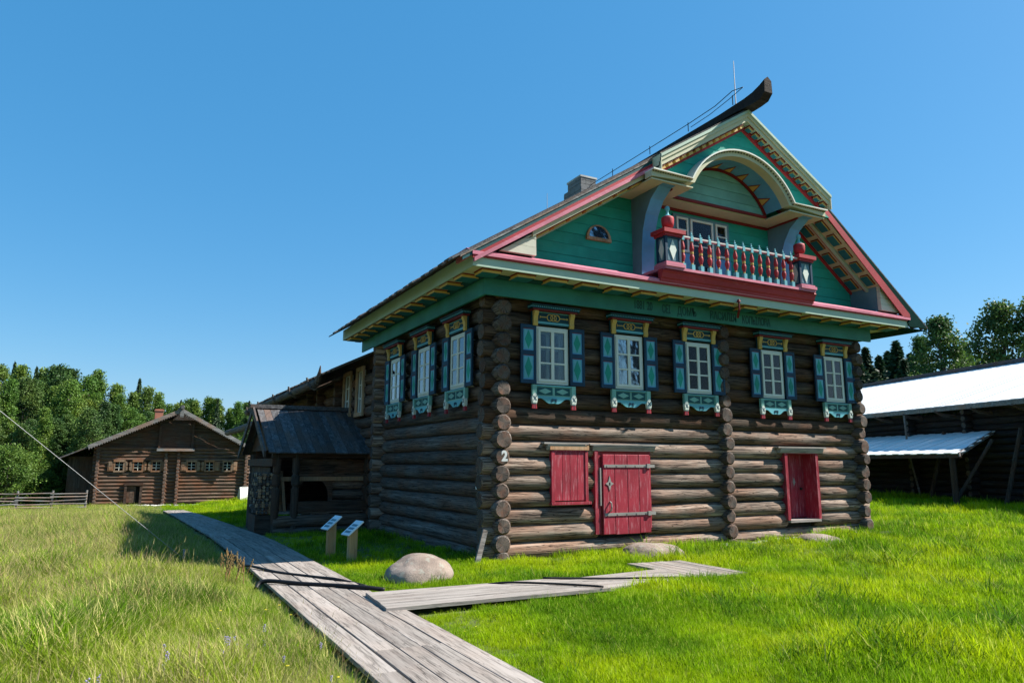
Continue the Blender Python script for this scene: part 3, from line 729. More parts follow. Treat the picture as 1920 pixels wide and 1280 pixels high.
# ---- inscription
try: SMALL = bpy.data.fonts
except Exception: pass
def lettering(txt, size, loc, rot, m, parent, name, sx=1.0, ext=.003, weight=0):
    cu = bpy.data.curves.new(name, 'FONT'); cu.body = txt; cu.size = size; cu.extrude = ext; cu.align_x = 'CENTER'; cu.align_y = 'CENTER'; cu.offset = weight
    tmp = bpy.data.objects.new('tmp_text', cu); COL.objects.link(tmp)
    dg = bpy.context.evaluated_depsgraph_get(); me = bpy.data.meshes.new_from_object(tmp.evaluated_get(dg))
    bpy.data.objects.remove(tmp); bpy.data.curves.remove(cu)
    me.materials.clear(); me.materials.append(m)
    o = bpy.data.objects.new(name, me); COL.objects.link(o); o.parent = parent; o.location = loc; o.rotation_euler = rot; o.scale = (sx, 1, 1)
    return o
for txt, xc, zt, sx in (('1881 20', 3.49, 5.35, .60), ('СЕІ', 4.15, 5.33, .52), ('ДОМЪ', 4.76, 5.33, .66), ('ВАСИЛІЯ', 5.89, 5.33, .68), ('КОПЬІЛОВА', 6.98, 5.32, .58)):
    lettering(txt, .27, (xc, -.443, zt), (math.pi/2, 0, 0), M['ink'], H, 'inscription', sx, .003, .004)

# ---- windows with painted surrounds (one prototype, copies for the rest)
def diamond(mb, cx, cz, hw, hh, y0, y1, mi=0): mb.prism([(cx-hw, cz), (cx, cz-hh), (cx+hw, cz), (cx, cz+hh)], y0, y1, 'y', mi)
def ring(mb, cx, cz, r, t, y0, y1, mi=0, n=18, ax=1.0):
    for i in range(n):
        a, b = 2*math.pi*i/n, 2*math.pi*(i+1)/n
        q = [(cx+(r+s*t/2)*math.cos(g)*ax, cz+(r+s*t/2)*math.sin(g)) for s, g in ((-1, a), (1, a), (1, b), (-1, b))]
        mb.prism(q, y0, y1, 'y', mi)
def make_window(w_):
    """origin: bottom left of the frame on the wall surface; x right, -y outward"""
    h = WZ1-WZ0
    wnd = empty('window', (0, 0, 0))
    # casing box in the log opening
    mb = MB(); t = .05
    mb.box(0, -.03, 0, t, .30, h); mb.box(w_-t, -.03, 0, w_, .30, h); mb.box(t, -.03, h-t, w_-t, .30, h); mb.box(t, -.03, 0, w_-t, .30, t)
    mb.build('casing', M['white'], wnd)
    def sash(y0, y1, ins, name):
        mb = MB(); a, b, c, d = ins, w_-ins, ins, h-ins; s = .055; mid = (a+b)/2
        mb.box(a, y0, c, a+s, y1, d); mb.box(b-s, y0, c, b, y1, d); mb.box(a+s, y0, c, b-s, y1, c+s); mb.box(a+s, y0, d-s, b-s, y1, d)
        mb.box(mid-.035, y0-.004, c+s, mid+.035, y1, d-s)
        hh = (d-c-2*s)
        for q in (1, 2):
            zz = c+s+hh*q/3
            mb.box(a+s, y0+.003, zz-.016, mid-.035, y1-.003, zz+.016); mb.box(mid+.035, y0+.003, zz-.016, b-s, y1-.003, zz+.016)
        mb.build(name, M['white'], wnd)
        return a+s, b-s, c+s, d-s, mid
    a, b, c, d, mid = sash(-.05, -.01, .045, 'sash')
    sash(.16, .19, .06, 'inner_sash')
    hh = (d-c)/3
    for i in range(3):
        for x0, x1 in ((a, mid-.03), (mid+.03, b)):
            mb = MB(); mb.box(x0, -.032, c+hh*i+.004, x1, -.028, c+hh*(i+1)-.004); mb.build('pane', M['glass'], wnd)
    mb = MB(); 
    for x0, x1 in ((.07, .13), (w_-.20, w_-.07)):
        for k in range(4): mb.box(x0+(x1-x0)*k/4, .26+.02*(k % 2), .06, x0+(x1-x0)*(k+1)/4, .275+.02*(k % 2), h-.06)
    mb.build('curtain', M['curtain'], wnd)
    # shutters
    for side in (-1, 1):
        x0 = -.385 if side < 0 else w_+.02
        x1 = x0+.365
        mb = MB(); zr = [(-.01, .07), (.575, .67), (h-.07, h+.01)]
        mb.box(x0, -.085, -.01, x0+.055, -.045, h+.01); mb.box(x1-.055, -.085, -.01, x1, -.045, h+.01)
        for z0, z1 in zr: mb.box(x0+.055, -.083, z0, x1-.055, -.045, z1)
        sh = mb.build('shutter', M['blue_dark'], wnd)
        mb = MB()
        for z0, z1 in ((.07, .575), (.67, h-.07)):
            mb.box(x0+.055, -.066, z0, x1-.055, -.05, z1, 0); mb.box(x0+.08, -.072, z0+.03, x1-.08, -.066, z1-.03, 1)
            diamond(mb, (x0+x1)/2, (z0+z1)/2, .085, (z1-z0)/2-.035, -.077, -.0721, 2)
        for (z0, z1) in ((.07, .575), (.67, h-.07)):
            mb.box(x0+.055, -.075, z1-.012, x1-.055, -.0665, z1, 3)
        mb.build('shutter_panels', [M['blue'], M['shut_blue'], M['shut_green'], M['red_dark']], wnd)
    # head: dark panel with rings and arrow, yellow consoles, red fillet and toothed cornice
    mb = MB()
    mb.box(-.12, -.075, h+.03, w_+.12, -.03, h+.36, 0)
    mb.box(-.0, -.082, h+.055, w_, -.076, h+.10, 1); mb.box(0, -.082, h+.285, w_, -.076, h+.305, 1)
    mb.box(.0, -.079, h+.10, w_, -.0755, h+.285, 2)
    mb.build('head_board', [M['head'], M['shut_blue'], M['head']], wnd)
    mb = MB(); zc_ = h+.195; c_ = w_/2
    for dx in (-.085, 0, .085): ring(mb, c_+dx, zc_, .068, .014, -.095, -.0795)
    mb.box(c_-.33, -.093, zc_-.008, c_-.155, -.0795, zc_+.008); mb.box(c_+.155, -.093, zc_-.008, c_+.33, -.0795, zc_+.008)
    for sx in (-1, 1):
        mb.prism([(c_+sx*.33, zc_-.03), (c_+sx*.36 if sx > 0 else c_-.30, zc_), (c_+sx*.33, zc_+.03)], -.093, -.0795)
    mb.build('ring_ornament', M['yellow'], wnd)
    for x0 in (-.105, w_+.0):
        mb = MB()
        P_ = [(-.075, h+.31), (-.16, h+.31), (-.165, h+.27), (-.13, h+.20), (-.115, h+.12), (-.125, h+.06), (-.11, h+.0), (-.075, h+.0)]
        mb.prism(P_, x0, x0+.105, 'x')
        fix_normals(mb.build('console', M['yellow'], wnd))
    mb = MB(); mb.box(-.15, -.19, h+.31, w_+.15, -.03, h+.345, 0); mb.box(-.19, -.22, h+.345, w_+.19, -.03, h+.37, 1); mb.box(-.205, -.24, h+.402, w_+.205, -.03, h+.43, 2)
    mb.box(-.18, -.20, h+.37, w_+.18, -.03, h+.402, 2)
    mb.build('cornice', [M['red_dark'], M['head'], M['head']], wnd)
    mb = MB(); nn = 26
    for i in range(nn):
        x = -.17+(w_+.34)*i/(nn-1); mb.box(x-.009, -.215, h+.372, x+.009, -.201, h+.400)
    for i in range(5):
        yv = -.19+i*.035; mb.box(-.195, yv, h+.372, -.181, yv+.017, h+.400); mb.box(w_+.181, yv, h+.372, w_+.195, yv+.017, h+.400)
    tag(mb.build('cornice_teeth', M['shut_blue'], wnd), kind='stuff')
    # apron
    mb = MB()
    mb.box(-.12, -.075, -.26, w_+.12, -.03, -.03, 0)
    mb.box(-.13, -.10, -.055, w_+.13, -.0755, -.03, 1)
    mb.build('apron', [M['lunette'], M['shut_blue']], wnd)
    mb = MB(); c_ = w_/2
    for x0, x1 in ((.0, c_-.03), (c_+.03, w_)):
        mb.box(x0, -.083, -.235, x1, -.0755, -.075, 0); diamond(mb, (x0+x1)/2, -.155, (x1-x0)/2-.03, .06, -.088, -.0832, 1)
    mb.build('apron_panel', [M['teal_dark'], M['lunette']], wnd)
    # scalloped lower edge with scroll
    q = 16; top = [(-.03+(w_+.06)*i/q, -.262) for i in range(q+1)]
    bot = [(-.03+(w_+.06)*i/q, -.30-.115*max(0, math.cos((i/q-.5)*math.pi*1.0))**2.2-.015*math.cos(i/q*6*math.pi)) for i in range(q+1)]
    mb = MB(); mb.prism(top+bot[::-1], -.085, -.06); fix_normals(mb.build('scallop', M['shut_blue'], wnd))
    mb = MB(); 
    for sx in (-1, 1):
        pts = [(c_+sx*(.01+.05*t), -.088, -.345+.035*math.sin(t*5.5)) for t in [k/8 for k in range(9)]]
        mb.tube(pts, .009, 6); ring(mb, c_+sx*.045, -.335, .022, .012, -.094, -.084, n=8)
    mb.build('scroll', M['blue_dark'], wnd)
    # hanging posts with white rosette and red tassel
    for x in (-.08, w_+.08):
        mb = MB()
        mb.box(x-.05, -.11, -.26, x+.05, -.05, -.03, 1)
        mb.prism([(x-.05, -.40), (x-.065, -.30), (x-.04, -.235), (x, -.20), (x+.04, -.235), (x+.065, -.30), (x+.05, -.40)], -.125, -.055, 'y', 0)
        for s_ in (-1, 1): mb.beam((x-s_*.035, -.128, -.355), (x+s_*.035, -.128, -.265), .012, .006, up=(0, 1, 0), mi=3)
        mb.box(x-.045, -.115, -.425, x+.045, -.06, -.40, 0)
        mb.prism([(x-.045, -.425), (x-.055, -.52), (x+.055, -.52), (x+.045, -.425)], -.11, -.06, 'y', 2)
        for t in (-.018, .018): mb.box(x+t-.004, -.113, -.515, x+t+.004, -.1105, -.43, 3)
        fix_normals(mb.build('drop', [M['offwhite'], M['lunette'], M['red'], M['blue_dark']], wnd))
    return wnd
wproto = make_window(WW); wproto.parent = H; wproto.location = (WX[0], -.165, WZ0)
for x in WX[1:]:
    c = copy_tree(wproto, H); c.location = (x, -.165, WZ0+.0)
wside = make_window(SW); wside.parent = H; wside.location = (-.16, SWY[0], WZ0-.01); wside.rotation_euler = (0, 0, -math.pi/2)
for y in SWY[1:]:
    c = copy_tree(wside, H); c.location = (-.16, y, WZ0-.01)

# ---- red hatch, red door, recessed red door
hat = empty('hatch', (0, .05, 0), parent=H)
for i in range(4):
    x0 = 1.30+i*.185; mb = MB(); mb.box(x0+.003, -.235, 1.12, x0+.182, -.20, 2.10); mb.build('plank', M['door_red'], hat, bevel=.004)
mb = MB(); mb.box(1.22, -.25, 1.10, 1.297, -.16, 2.12); mb.box(2.043, -.25, 1.10, 2.11, -.16, 2.12); mb.box(1.2, -.29, 1.04, 2.16, -.16, 1.095); mb.box(1.297, -.245, 2.102, 2.043, -.16, 2.14); mb.build('hatch_frame', M['door_red'], hat)
mb = MB(); mb.box(1.18, -.27, 2.145, 2.13, -.15, 2.24); mb.build('hatch_head', M['pale_wood'], hat)
def canopy(x0, x1, z, parent, name):
    mb = MB(); yo = -.285
    v = [(x0+.1, yo+.03, z-.02), (x1-.1, yo+.03, z-.02), (x1-.1, -.12, z+.06), (x0+.1, -.12, z+.06), (x0, yo, z), (x1, yo, z), (x1, -.12, z+.09), (x0, -.12, z+.09)]
    mb.box(x0, yo, z, x1, -.12, z+.035); 
    mb.prism([(-.275, z-.003), (-.275, z-.03), (-.235, z-.12), (-.14, z-.12), (-.14, z-.003)], x0+.09, x1-.09, 'x', 0)
    return fix_normals(mb.build(name, M['plank_x'], parent))
canopy(1.03, 2.11, 2.26, hat, 'canopy')
dor = empty('door', (0, .055, 0), parent=H)
for i, (a, b) in enumerate(((2.47, 2.775), (2.775, 3.11), (3.11, 3.42), (3.42, 3.72))):
    mb = MB(); mb.box(a+.003, -.27, .40+.01*(i in (0, 3)), b-.003, -.22, 2.06); mb.build('plank', M['door_red'], dor, bevel=.008)
mb = MB(); mb.box(2.29, -.24, .42, 2.375, -.10, 2.15); mb.box(2.378, -.215, .42, 2.44, -.10, 2.15); mb.box(3.74, -.215, .5, 3.78, -.10, 2.15); mb.box(2.29, -.245, 2.152, 3.80, -.10, 2.21); mb.build('door_frame', M['door_red'], dor)
mb = MB(); mb.box(2.43, -.212, .40, 3.75, -.16, 2.15); mb.build('door_reveal', M['red_dark'], dor)
canopy(2.15, 3.98, 2.25, dor, 'canopy')
for z in (1.82, .815):
    mb = MB(); mb.box(2.50, -.285, z-.03, 3.62, -.272, z+.03); mb.box(3.62, -.31, z-.045, 3.70, -.272, z+.045); mb.box(3.70, -.29, z-.035, 3.84, -.255, z+.03)
    for i in range(5): mb.box(2.56+i*.25, -.292, z-.012, 2.585+i*.25, -.285, z+.012)
    mb.build('hinge', M['iron'], dor)
mb = MB(); mb.prism([(2.53, 1.45), (2.60, 1.41), (2.635, 1.30), (2.67, 1.41), (2.74, 1.45), (2.67, 1.49), (2.635, 1.62), (2.60, 1.49)], -.282, -.272); fix_normals(mb.build('lock_plate', M['iron'], dor))
mb = MB(); mb.box(2.622, -.286, 1.42, 2.648, -.2825, 1.475); mb.build('keyhole', M['black'], dor)
mb = MB(); mb.tube([(2.64, -.272, 1.08), (2.64, -.32, 1.05), (2.64, -.33, .97), (2.64, -.31, .91), (2.64, -.272, .88)], .016, 8); mb.build('handle', M['iron'], dor)
mb = MB(); mb.box(2.405, -.26, 1.0, 2.435, -.216, 1.78); mb.build('latch_bar', M['iron'], dor)
d2 = empty('door', (0, 0, 0), parent=H)
mb = MB(); mb.box(7.93, -.22, .52, 8.02, .45, 2.12); mb.box(9.03, -.22, .52, 9.12, .45, 2.12); mb.box(7.93, -.22, 2.122, 9.12, .45, 2.2); mb.build('door_frame', M['door_red'], d2)
for a, b in ((8.02, 8.27), (8.27, 8.52), (8.52, 8.78), (8.78, 9.03)):
    mb = MB(); mb.box(a+.003, .18, .54, b-.003, .22, 2.12); mb.build('plank', M['door_red'], d2, bevel=.005)
mb = MB(); mb.box(7.99, -.24, .46, 9.08, .17, .52); mb.build('threshold', M['plank_x'], d2)
mb = MB(); mb.prism([(8.60, 1.42), (8.65, 1.33), (8.70, 1.42), (8.65, 1.53)], .168, .179); fix_normals(mb.build('lock_plate', M['iron'], d2))
mb = MB(); mb.lathe([(.02, 0), (.035, .02), (.035, .05), (.01, .06)], 10); mb.build('knob', M['black'], d2, loc=(8.87, .18, 1.25), rot=(math.pi/2, 0, 0))
canopy(7.66, 9.38, 2.26, d2, 'canopy')
lettering('2', .27, (.06, -.355, 2.0), (math.pi/2, 0, 0), M['metal_white'], H, 'house_number', .95, .006, .012)
mb = MB(); mb.box(-.235, .25, 1.36, -.225, .33, 1.48); mb.build('tag_plate', M['metal_white'], H)

# ridge log with up-turned prow, rods and chimney
rp = MB(); pts = []
ys_ = [8.6, 4, 1, -.6, -1.1, -1.4, -1.65, -1.88, -2.02]
zs_ = [0, 0, 0, 0, .0, -.02, -.02, .0, .13]
top = [.20, .20, .20, .20, .23, .28, .34, .43, .36]
v = []
for y, dz, hh in zip(ys_, zs_, top):
    wv = .17 if y > -1.3 else max(.09, .17-.06*(-1.3-y))
    z = AZ+.02+dz
    v += [(AX-wv, y, z-.04), (AX-wv*.9, y, z+hh*.75), (AX, y, z+hh), (AX+wv*.9, y, z+hh*.75), (AX+wv, y, z-.04)]
f = []
for i in range(len(ys_)-1):
    for k in range(5): f.append((i*5+k, i*5+(k+1) % 5, (i+1)*5+(k+1) % 5, (i+1)*5+k))
f += [(4, 3, 2, 1, 0), tuple(range(40, 45))]
rp.add(v, f); fix_normals(rp.build('ridge_log', M['log_barn'], H))
mb = MB(); mb.tube([(AX, -1.0, AZ+.3), (AX, -1.0, AZ+1.45)], [.014, .008], 6); mb.build('lightning_rod', M['wire'], H)
mb = MB(); mb.tube([(AX, 8.1, AZ+.3), (AX, 8.1, AZ+1.15)], [.014, .008], 6); mb.build('lightning_rod', M['wire'], H)
mb = MB(); mb.tube([(AX-.1, -1.35, AZ+.55), (AX-.1, -1.0, AZ+.62), (AX-.1, -.4, AZ+.5), (AX-.1, .6, AZ+.46), (AX-.1, 2.2, AZ+.44), (AX-.1, 4.0, AZ+.42), (AX-.1, 6.0, AZ+.4)], .011, 5)
mb.tube([(AX-.1, -1.35, AZ+.55), (AX-.1, -.9, AZ+.46), (AX-.1, -.2, AZ+.36), (AX-.1, .5, AZ+.33)], .009, 5)
for yv in (-1.0, .6, 2.2, 4.0): mb.tube([(AX-.1, yv, AZ+.25), (AX-.1, yv, AZ+.5)], .012, 5)
mb.build('lightning_cable', M['black'], H)
ch = empty('chimney', (0, 0, 0), parent=H)
mb = MB(); mb.box(5.56, 5.1, 9.4, 6.26, 6.1, 10.62); mb.box(5.62, 5.2, 10.62, 6.2, 5.95, 10.92); mb.build('chimney_stack', M['brick_grey'], ch)
mb = MB()
for k in range(8):
    z = 9.95+k*.125
    x0, x1, y0, y1 = (5.56, 6.26, 5.1, 6.1) if z < 10.5 else (5.62, 6.2, 5.2, 5.95)
    for i in range(3):
        w3 = (x1-x0)/3; mb.box(x0+w3*i+.004, y0-.014, z+.004, x0+w3*(i+1)-.006, y0-.001, z+.116); w4 = (y1-y0)/3; mb.box(x0-.014, y0+w4*i+.004, z+.004, x0-.001, y0+w4*(i+1)-.006, z+.116)
tag(mb.build('chimney_brick', M['brick_grey'], ch), kind='stuff')
mb = MB(); mb.box(5.60, 5.17, 10.92, 6.24, 6.0, 10.98); mb.build('chimney_cap', M['whitestone'], ch)
# stub sill log poking out at the right corner, and a round stub below the middle wall
put_log((XR+.05, -.55, .02), 1.15, .14, 'x', H, 'log_grey', 'log_end_grey', nseg=3)
put_log((6.25, -.6, .0), .9, .12, 'y', H, 'log_grey', 'log_end_grey', nseg=3)

# ================================================================== REAR WING
W = empty('rear_wing', (0, 9, 0)); WL = Vector((0, 9, 0))
tag(W, 'long low dark log wing running back from the painted house under a plank roof', 'barn')
def wl(x, y, z): return (x-WL.x, y-WL.y, z-WL.z)
WYE = 26.0
wing_holes = [(8.85, 9.5, 3.45, 4.75), (10.3, 11.1, 3.5, 4.75)]
for k in range(16):
    zc = ROW*k-.55
    if zc > 5.15: break
    hol = [(a, b) for a, b, z0, z1 in wing_holes if z0 < zc+.05 and z1 > zc-.05]
    for s0, s1 in intervals(7.35, 15.5, hol): put_log(wl(.03, s0, zc), s1-s0, .172, 'y', W, 'log_far', 'log_end', nseg=8, ns=12)
    put_log(wl(.03, 15.8, zc), WYE-15.8, .172, 'y', W, 'log_far', 'log_end', nseg=14, ns=10)
for yc in (11.6, 14.2, 16.0, 20.5, 26.0):
    for k in range(16): put_log(wl(-.38, yc, ROW*k-.38), .9 if yc < 26 else 9.5, .165, 'x', W, 'log_far', 'log_end', nseg=3, ns=10)
mb = MB(); mb.box(.12, 7.4, -.9, .2, 26, 4.8); mb.box(10.3, 7.4, -.5, 10.5, 26, 4.8); mb.box(.2, 7.4, -.9, 10.3, 7.5, 4.8)
mb.v = [wl(*p) for p in mb.v]; mb.build('wall_lining', M['dark'], W)
for (y0, y1, z0, z1) in wing_holes:
    mb = MB(); y0i, y1i = y0, y1
    mb.box(-.2, y0-.09, z0-.1, -.14, y0, z1+.12); mb.box(-.2, y1, z0-.1, -.14, y1+.09, z1+.12); mb.box(-.2, y0, z1, -.14, y1, z1+.12); mb.box(-.22, y0-.1, z0-.14, -.14, y1+.1, z0-.02)
    mb.v = [wl(*p) for p in mb.v]; wf = mb.build('window', M['pale_wood'], W)
    mb = MB(); ym = (y0+y1)/2
    mb.box(-.12, y0, z0, -.08, y0+.05, z1); mb.box(-.12, y1-.05, z0, -.08, y1, z1); mb.box(-.12, ym-.03, z0, -.08, ym+.03, z1)
    for i in range(4): zz = z0+(z1-z0)*i/3; mb.box(-.115, y0+.05, zz-.02, -.085, ym-.03, zz+.02); mb.box(-.115, ym+.03, zz-.02, -.085, y1-.05, zz+.02)
    mb.v = [wl(*p) for p in mb.v]; mb.build('sash', M['white'], wf)
    mb = MB(); mb.box(-.095, y0, z0, -.09, y1, z1); mb.v = [wl(*p) for p in mb.v]; mb.build('pane', M['glass'], wf)
    mb = MB(); mb.box(.0, y0, z0, .05, y1, z1); mb.v = [wl(*p) for p in mb.v]; mb.build('backing', M['dark'], wf)
# wing roof: boards down the slope, gutter log on hooks
wslope = .50; we_x, we_z = -1.1, 4.68
y = 8.42; i = 0
while y < WYE+.7:
    wv = .30; dz = (i % 2)*.035
    for sd in (0, 1):
        p0 = (we_x-.1+random.uniform(-.03, .04), y+wv/2, we_z+dz-.03); p1 = (5.3, y+wv/2, we_z+dz-.03+wslope*(5.3-we_x))
        if sd: p0 = (11.7, y+wv/2, we_z+dz-.03); p1 = (5.32, y+wv/2, we_z+dz-.03+wslope*(5.3-we_x))
        mb = MB(); mb.beam(wl(*p0), wl(*p1), wv-.012, .035); mb.build('roof_board', M['roof_wood'], W)
    y += wv; i += 1
mb = MB(); mb.box(.0, 7.4, 4.75, .15, 26, 5.2); mb.v = [wl(*p) for p in mb.v]; mb.build('wall_plate', M['board_dark'], W)
LOGSEED[0] += 1
put_log(wl(-1.12, 11.0, 4.50), 16.0, .15, 'y', W, 'log_grey', 'log_end_grey', 'gutter_log', nseg=20, ns=10)
for yv in (11.4, 14.6, 18, 22, 25.7):
    mb = MB(); mb.tube([wl(.4, yv, 5.1), wl(-.5, yv, 4.6), wl(-1.1, yv, 4.32), wl(-1.32, yv, 4.45), wl(-1.36, yv, 4.7)], [.07, .065, .06, .05, .035], 8); mb.build('gutter_hook', M['log_grey'], W)
mb = MB(); mb.tube([wl(-1.06, 11.0, 4.53), wl(-1.12, 10.7, 4.62), wl(-1.15, 10.5, 4.80), wl(-1.15, 10.42, 5.0)], [.14, .11, .05, .015], 8); mb.build('gutter_prow', M['log_grey'], W)
mb = MB(); mb.prism([(-.2, 4.8), (10.6, 4.8), (5.3, 7.5)], 26.0, 26.1); mb.v = [wl(*p) for p in mb.v]; fix_normals(mb.build('rear_gable', M['board_dark'], W))
# second, higher log stub ends left of the porch ridge
put_log(wl(-1.75, 19.5, 3.52), 10.2, .16, 'y', W, 'log_grey', 'log_end_grey', 'gutter_log', nseg=8)

# ================================================================== PORCH
PO = empty('covered_porch', (-1.5, 8.3, -.2)); PL = PO.location.copy()
tag(PO, 'covered wooden entrance porch with a grey plank roof beside the painted log house', 'porch')
def pbuild(mb, name, m, **kw):
    mb.v = [tuple(Vector(p)-PL) for p in mb.v]; return mb.build(name, m, PO, **kw)
PRY, PRZ, PEY, PEZ = 10.65, 3.56, 7.95, 2.17     # ridge and front eave
x = -3.25; 
while x < -.12:
    wv = random.uniform(.17, .22)
    mb = MB(); mb.beam((x+wv/2, PEY-.05+random.uniform(-.02, .02), PEZ-.02), (x+wv/2, PRY, PRZ), wv-.008, .035); pbuild(mb, 'roof_board', M['roof_grey_y'] if 'roof_grey_y' in M else M['roof_wood'])
    mb = MB(); mb.beam((x+wv/2, 2*PRY-PEY, PEZ-.02), (x+wv/2, PRY+.02, PRZ), wv-.008, .035); pbuild(mb, 'roof_board', M['roof_wood'])
    x += wv
mb = MB(); mb.beam((-3.45, PRY, PRZ+.06), (-.15, PRY, PRZ+.06), .26, .12); pbuild(mb, 'ridge_beam', M['roof_wood'])
mb = MB(); mb.beam((-3.36, PEY-.08, PEZ-.06), (-3.36, PRY, PRZ-.02), .05, .2); pbuild(mb, 'rake_board', M['roof_wood'])
mb = MB(); mb.beam((-3.36, 2*PRY-PEY, PEZ-.06), (-3.36, PRY, PRZ-.02), .05, .2); pbuild(mb, 'rake_board', M['roof_wood'])
# gable boards
k = 0
zz = 2.25
while zz < 3.35:
    hw = (PRZ-.08-zz)/((PRZ-PEZ)/(PRY-PEY)); hw2 = (PRZ-.08-min(zz+.18, 3.44))/((PRZ-PEZ)/(PRY-PEY))
    mb = MB(); mb.prism([(PRY-hw, zz), (PRY+hw, zz), (PRY+hw2, zz+.175), (PRY-hw2, zz+.175)], -3.0, -2.96, 'x'); fix_normals(pbuild(mb, 'board', M['board_dark'])); zz += .18
# posts
for (px, py) in ((-2.42, 8.28), (-2.95, 8.28), (-2.95, 12.8), (-.32, 8.3)):
    mb = MB(); mb.lathe([(.11, -.45), (.11, 1.15), (.08, 1.2), (.12, 1.28), (.12, 1.5), (.08, 1.56), (.11, 1.62), (.11, 2.15)], 10, (px, py, 0)); pbuild(mb, 'post', M['board_dark_z'])
mb = MB(); mb.box(-3.1, 8.18, 2.02, -.2, 8.36, 2.2); pbuild(mb, 'beam', M['board_dark'])
mb = MB(); mb.box(-3.1, 8.18, 1.78, -2.86, 12.9, 2.0); pbuild(mb, 'beam', M['board_dark'])
# lower parapet boards and log side
for i in range(3):
    z = -.40+i*.33
    put = log_mb(2.85, .17, 900+i, nseg=6, ns=10); o = put.build('log', [M['log_grey'], M['log_end_grey']], PO, loc=Vector((-3.0, 8.30, z))-PL, smooth=True)
mb = MB(); mb.box(-2.33, 8.20, .52, -.35, 8.26, .80); pbuild(mb, 'parapet_board', M['board_dark'])
mb = MB(); mb.box(-3.0, 8.4, .45, -.15, 12.8, .52); pbuild(mb, 'deck', M['plank_x'])
# inner cheek: brown logs on the right, a slanting reddish boarding above
for i in range(5):
    z = .66+i*.30
    put = log_mb(1.08 if i < 4 else 2.0, .155, 920+i, nseg=4, ns=10); put.build('log', [M['log'], M['log_end']], PO, loc=Vector((-1.30 if i < 4 else -2.2, 8.85, z))-PL, smooth=True)
ar = [(-1.85+.45*math.cos(math.pi*q/12), .92+.52*math.sin(math.pi*q/12)) for q in range(13)]
mb = MB(); mb.prism([(-2.36, 1.98), (-.35, 1.98), (-.35, 1.62), (-1.28, 1.62), (-1.28, .66), (-1.40, .66)]+ar+[(-2.30, .66), (-2.36, .66)], 8.60, 8.64); fix_normals(pbuild(mb, 'arch_board', M['log_far']))
mb = MB(); mb.beam((-2.9, 8.6, 1.42), (-.2, 8.6, 1.42), .10, .12); pbuild(mb, 'rail', M['pale_wood'])
mb = MB(); mb.beam((-2.75, 8.7, .5), (-2.6, 9.6, 1.6), .12, .12, up=(1, 0, 0)); mb.beam((-2.62, 8.6, .45), (-2.72, 8.6, 1.35), .1, .08, up=(1, 0, 0)); pbuild(mb, 'brace', M['pale_wood'])
for i in range(6):
    mb = MB(); mb.box(-3.0, 8.75+i*.0, .5, -2.9, 8.8, 2.0) if False else mb.box(-2.98, 9.2+i*.6, .52, -2.94, 9.2+i*.6+.58, 1.75); pbuild(mb, 'board', M['board_dark_z'])
mb = MB(); mb.box(-.6, 9.2, .52, -.2, 12.6, 2.3); mb.box(-2.9, 12.6, .5, -.3, 12.7, 2.6); pbuild(mb, 'inner_wall', M['board_dark'])
# steps at the left foot of the porch
for i in range(3):
    mb = MB(); mb.box(-3.55+.18*i, 8.6, -.3+.16*i, -3.05, 9.7, -.24+.16*i); pbuild(mb, 'step', M['plank_x'])

# firewood stacked against the porch
fwd = MB(); rr = random.Random(5)
for iz in range(13):
    for iy in range(10):
        r = rr.uniform(.035, .06); yv = 8.42+iy*.112+rr.uniform(-.02, .02)+(iz % 2)*.05; z = .52+iz*.085
        k = rr.choice((3, 4, 5)); a0 = rr.random()*6
        fwd.prism([(yv+r*1.2*math.cos(a0+2*math.pi*q/k), z+r*1.15*math.sin(a0+2*math.pi*q/k)) for q in range(k)], -3.42+rr.uniform(-.04, .03), -3.02, 'x', rr.choice((0, 0, 1)))
for iz in range(13):
    for ix in range(4):
        r = .05; fwd.prism([(-3.36+ix*.1+r*math.cos(q*1.57+.4*iz), .52+iz*.085+r*math.sin(q*1.57+.4*iz)) for q in range(4)], 8.34+rr.uniform(-.03, .02), 8.5, 'y', rr.choice((0, 1)))
o = fix_normals(fwd.build('firewood_pile', [M['log_end_grey'], M['pale_wood']])); tag(o, 'tall stack of split firewood beside the open left end of the porch', 'firewood', kind='stuff')
mb = MB(); mb.box(-3.45, 8.34, -.5, -3.03, 9.6, .44); o = mb.build('wooden_chest', M['board_dark']); tag(o, 'dark wooden block bench under the firewood stack at the porch corner', 'bench')

for o_ in (PO, bpy.data.objects['firewood_pile'], bpy.data.objects['wooden_chest']): o_.location.x += .24

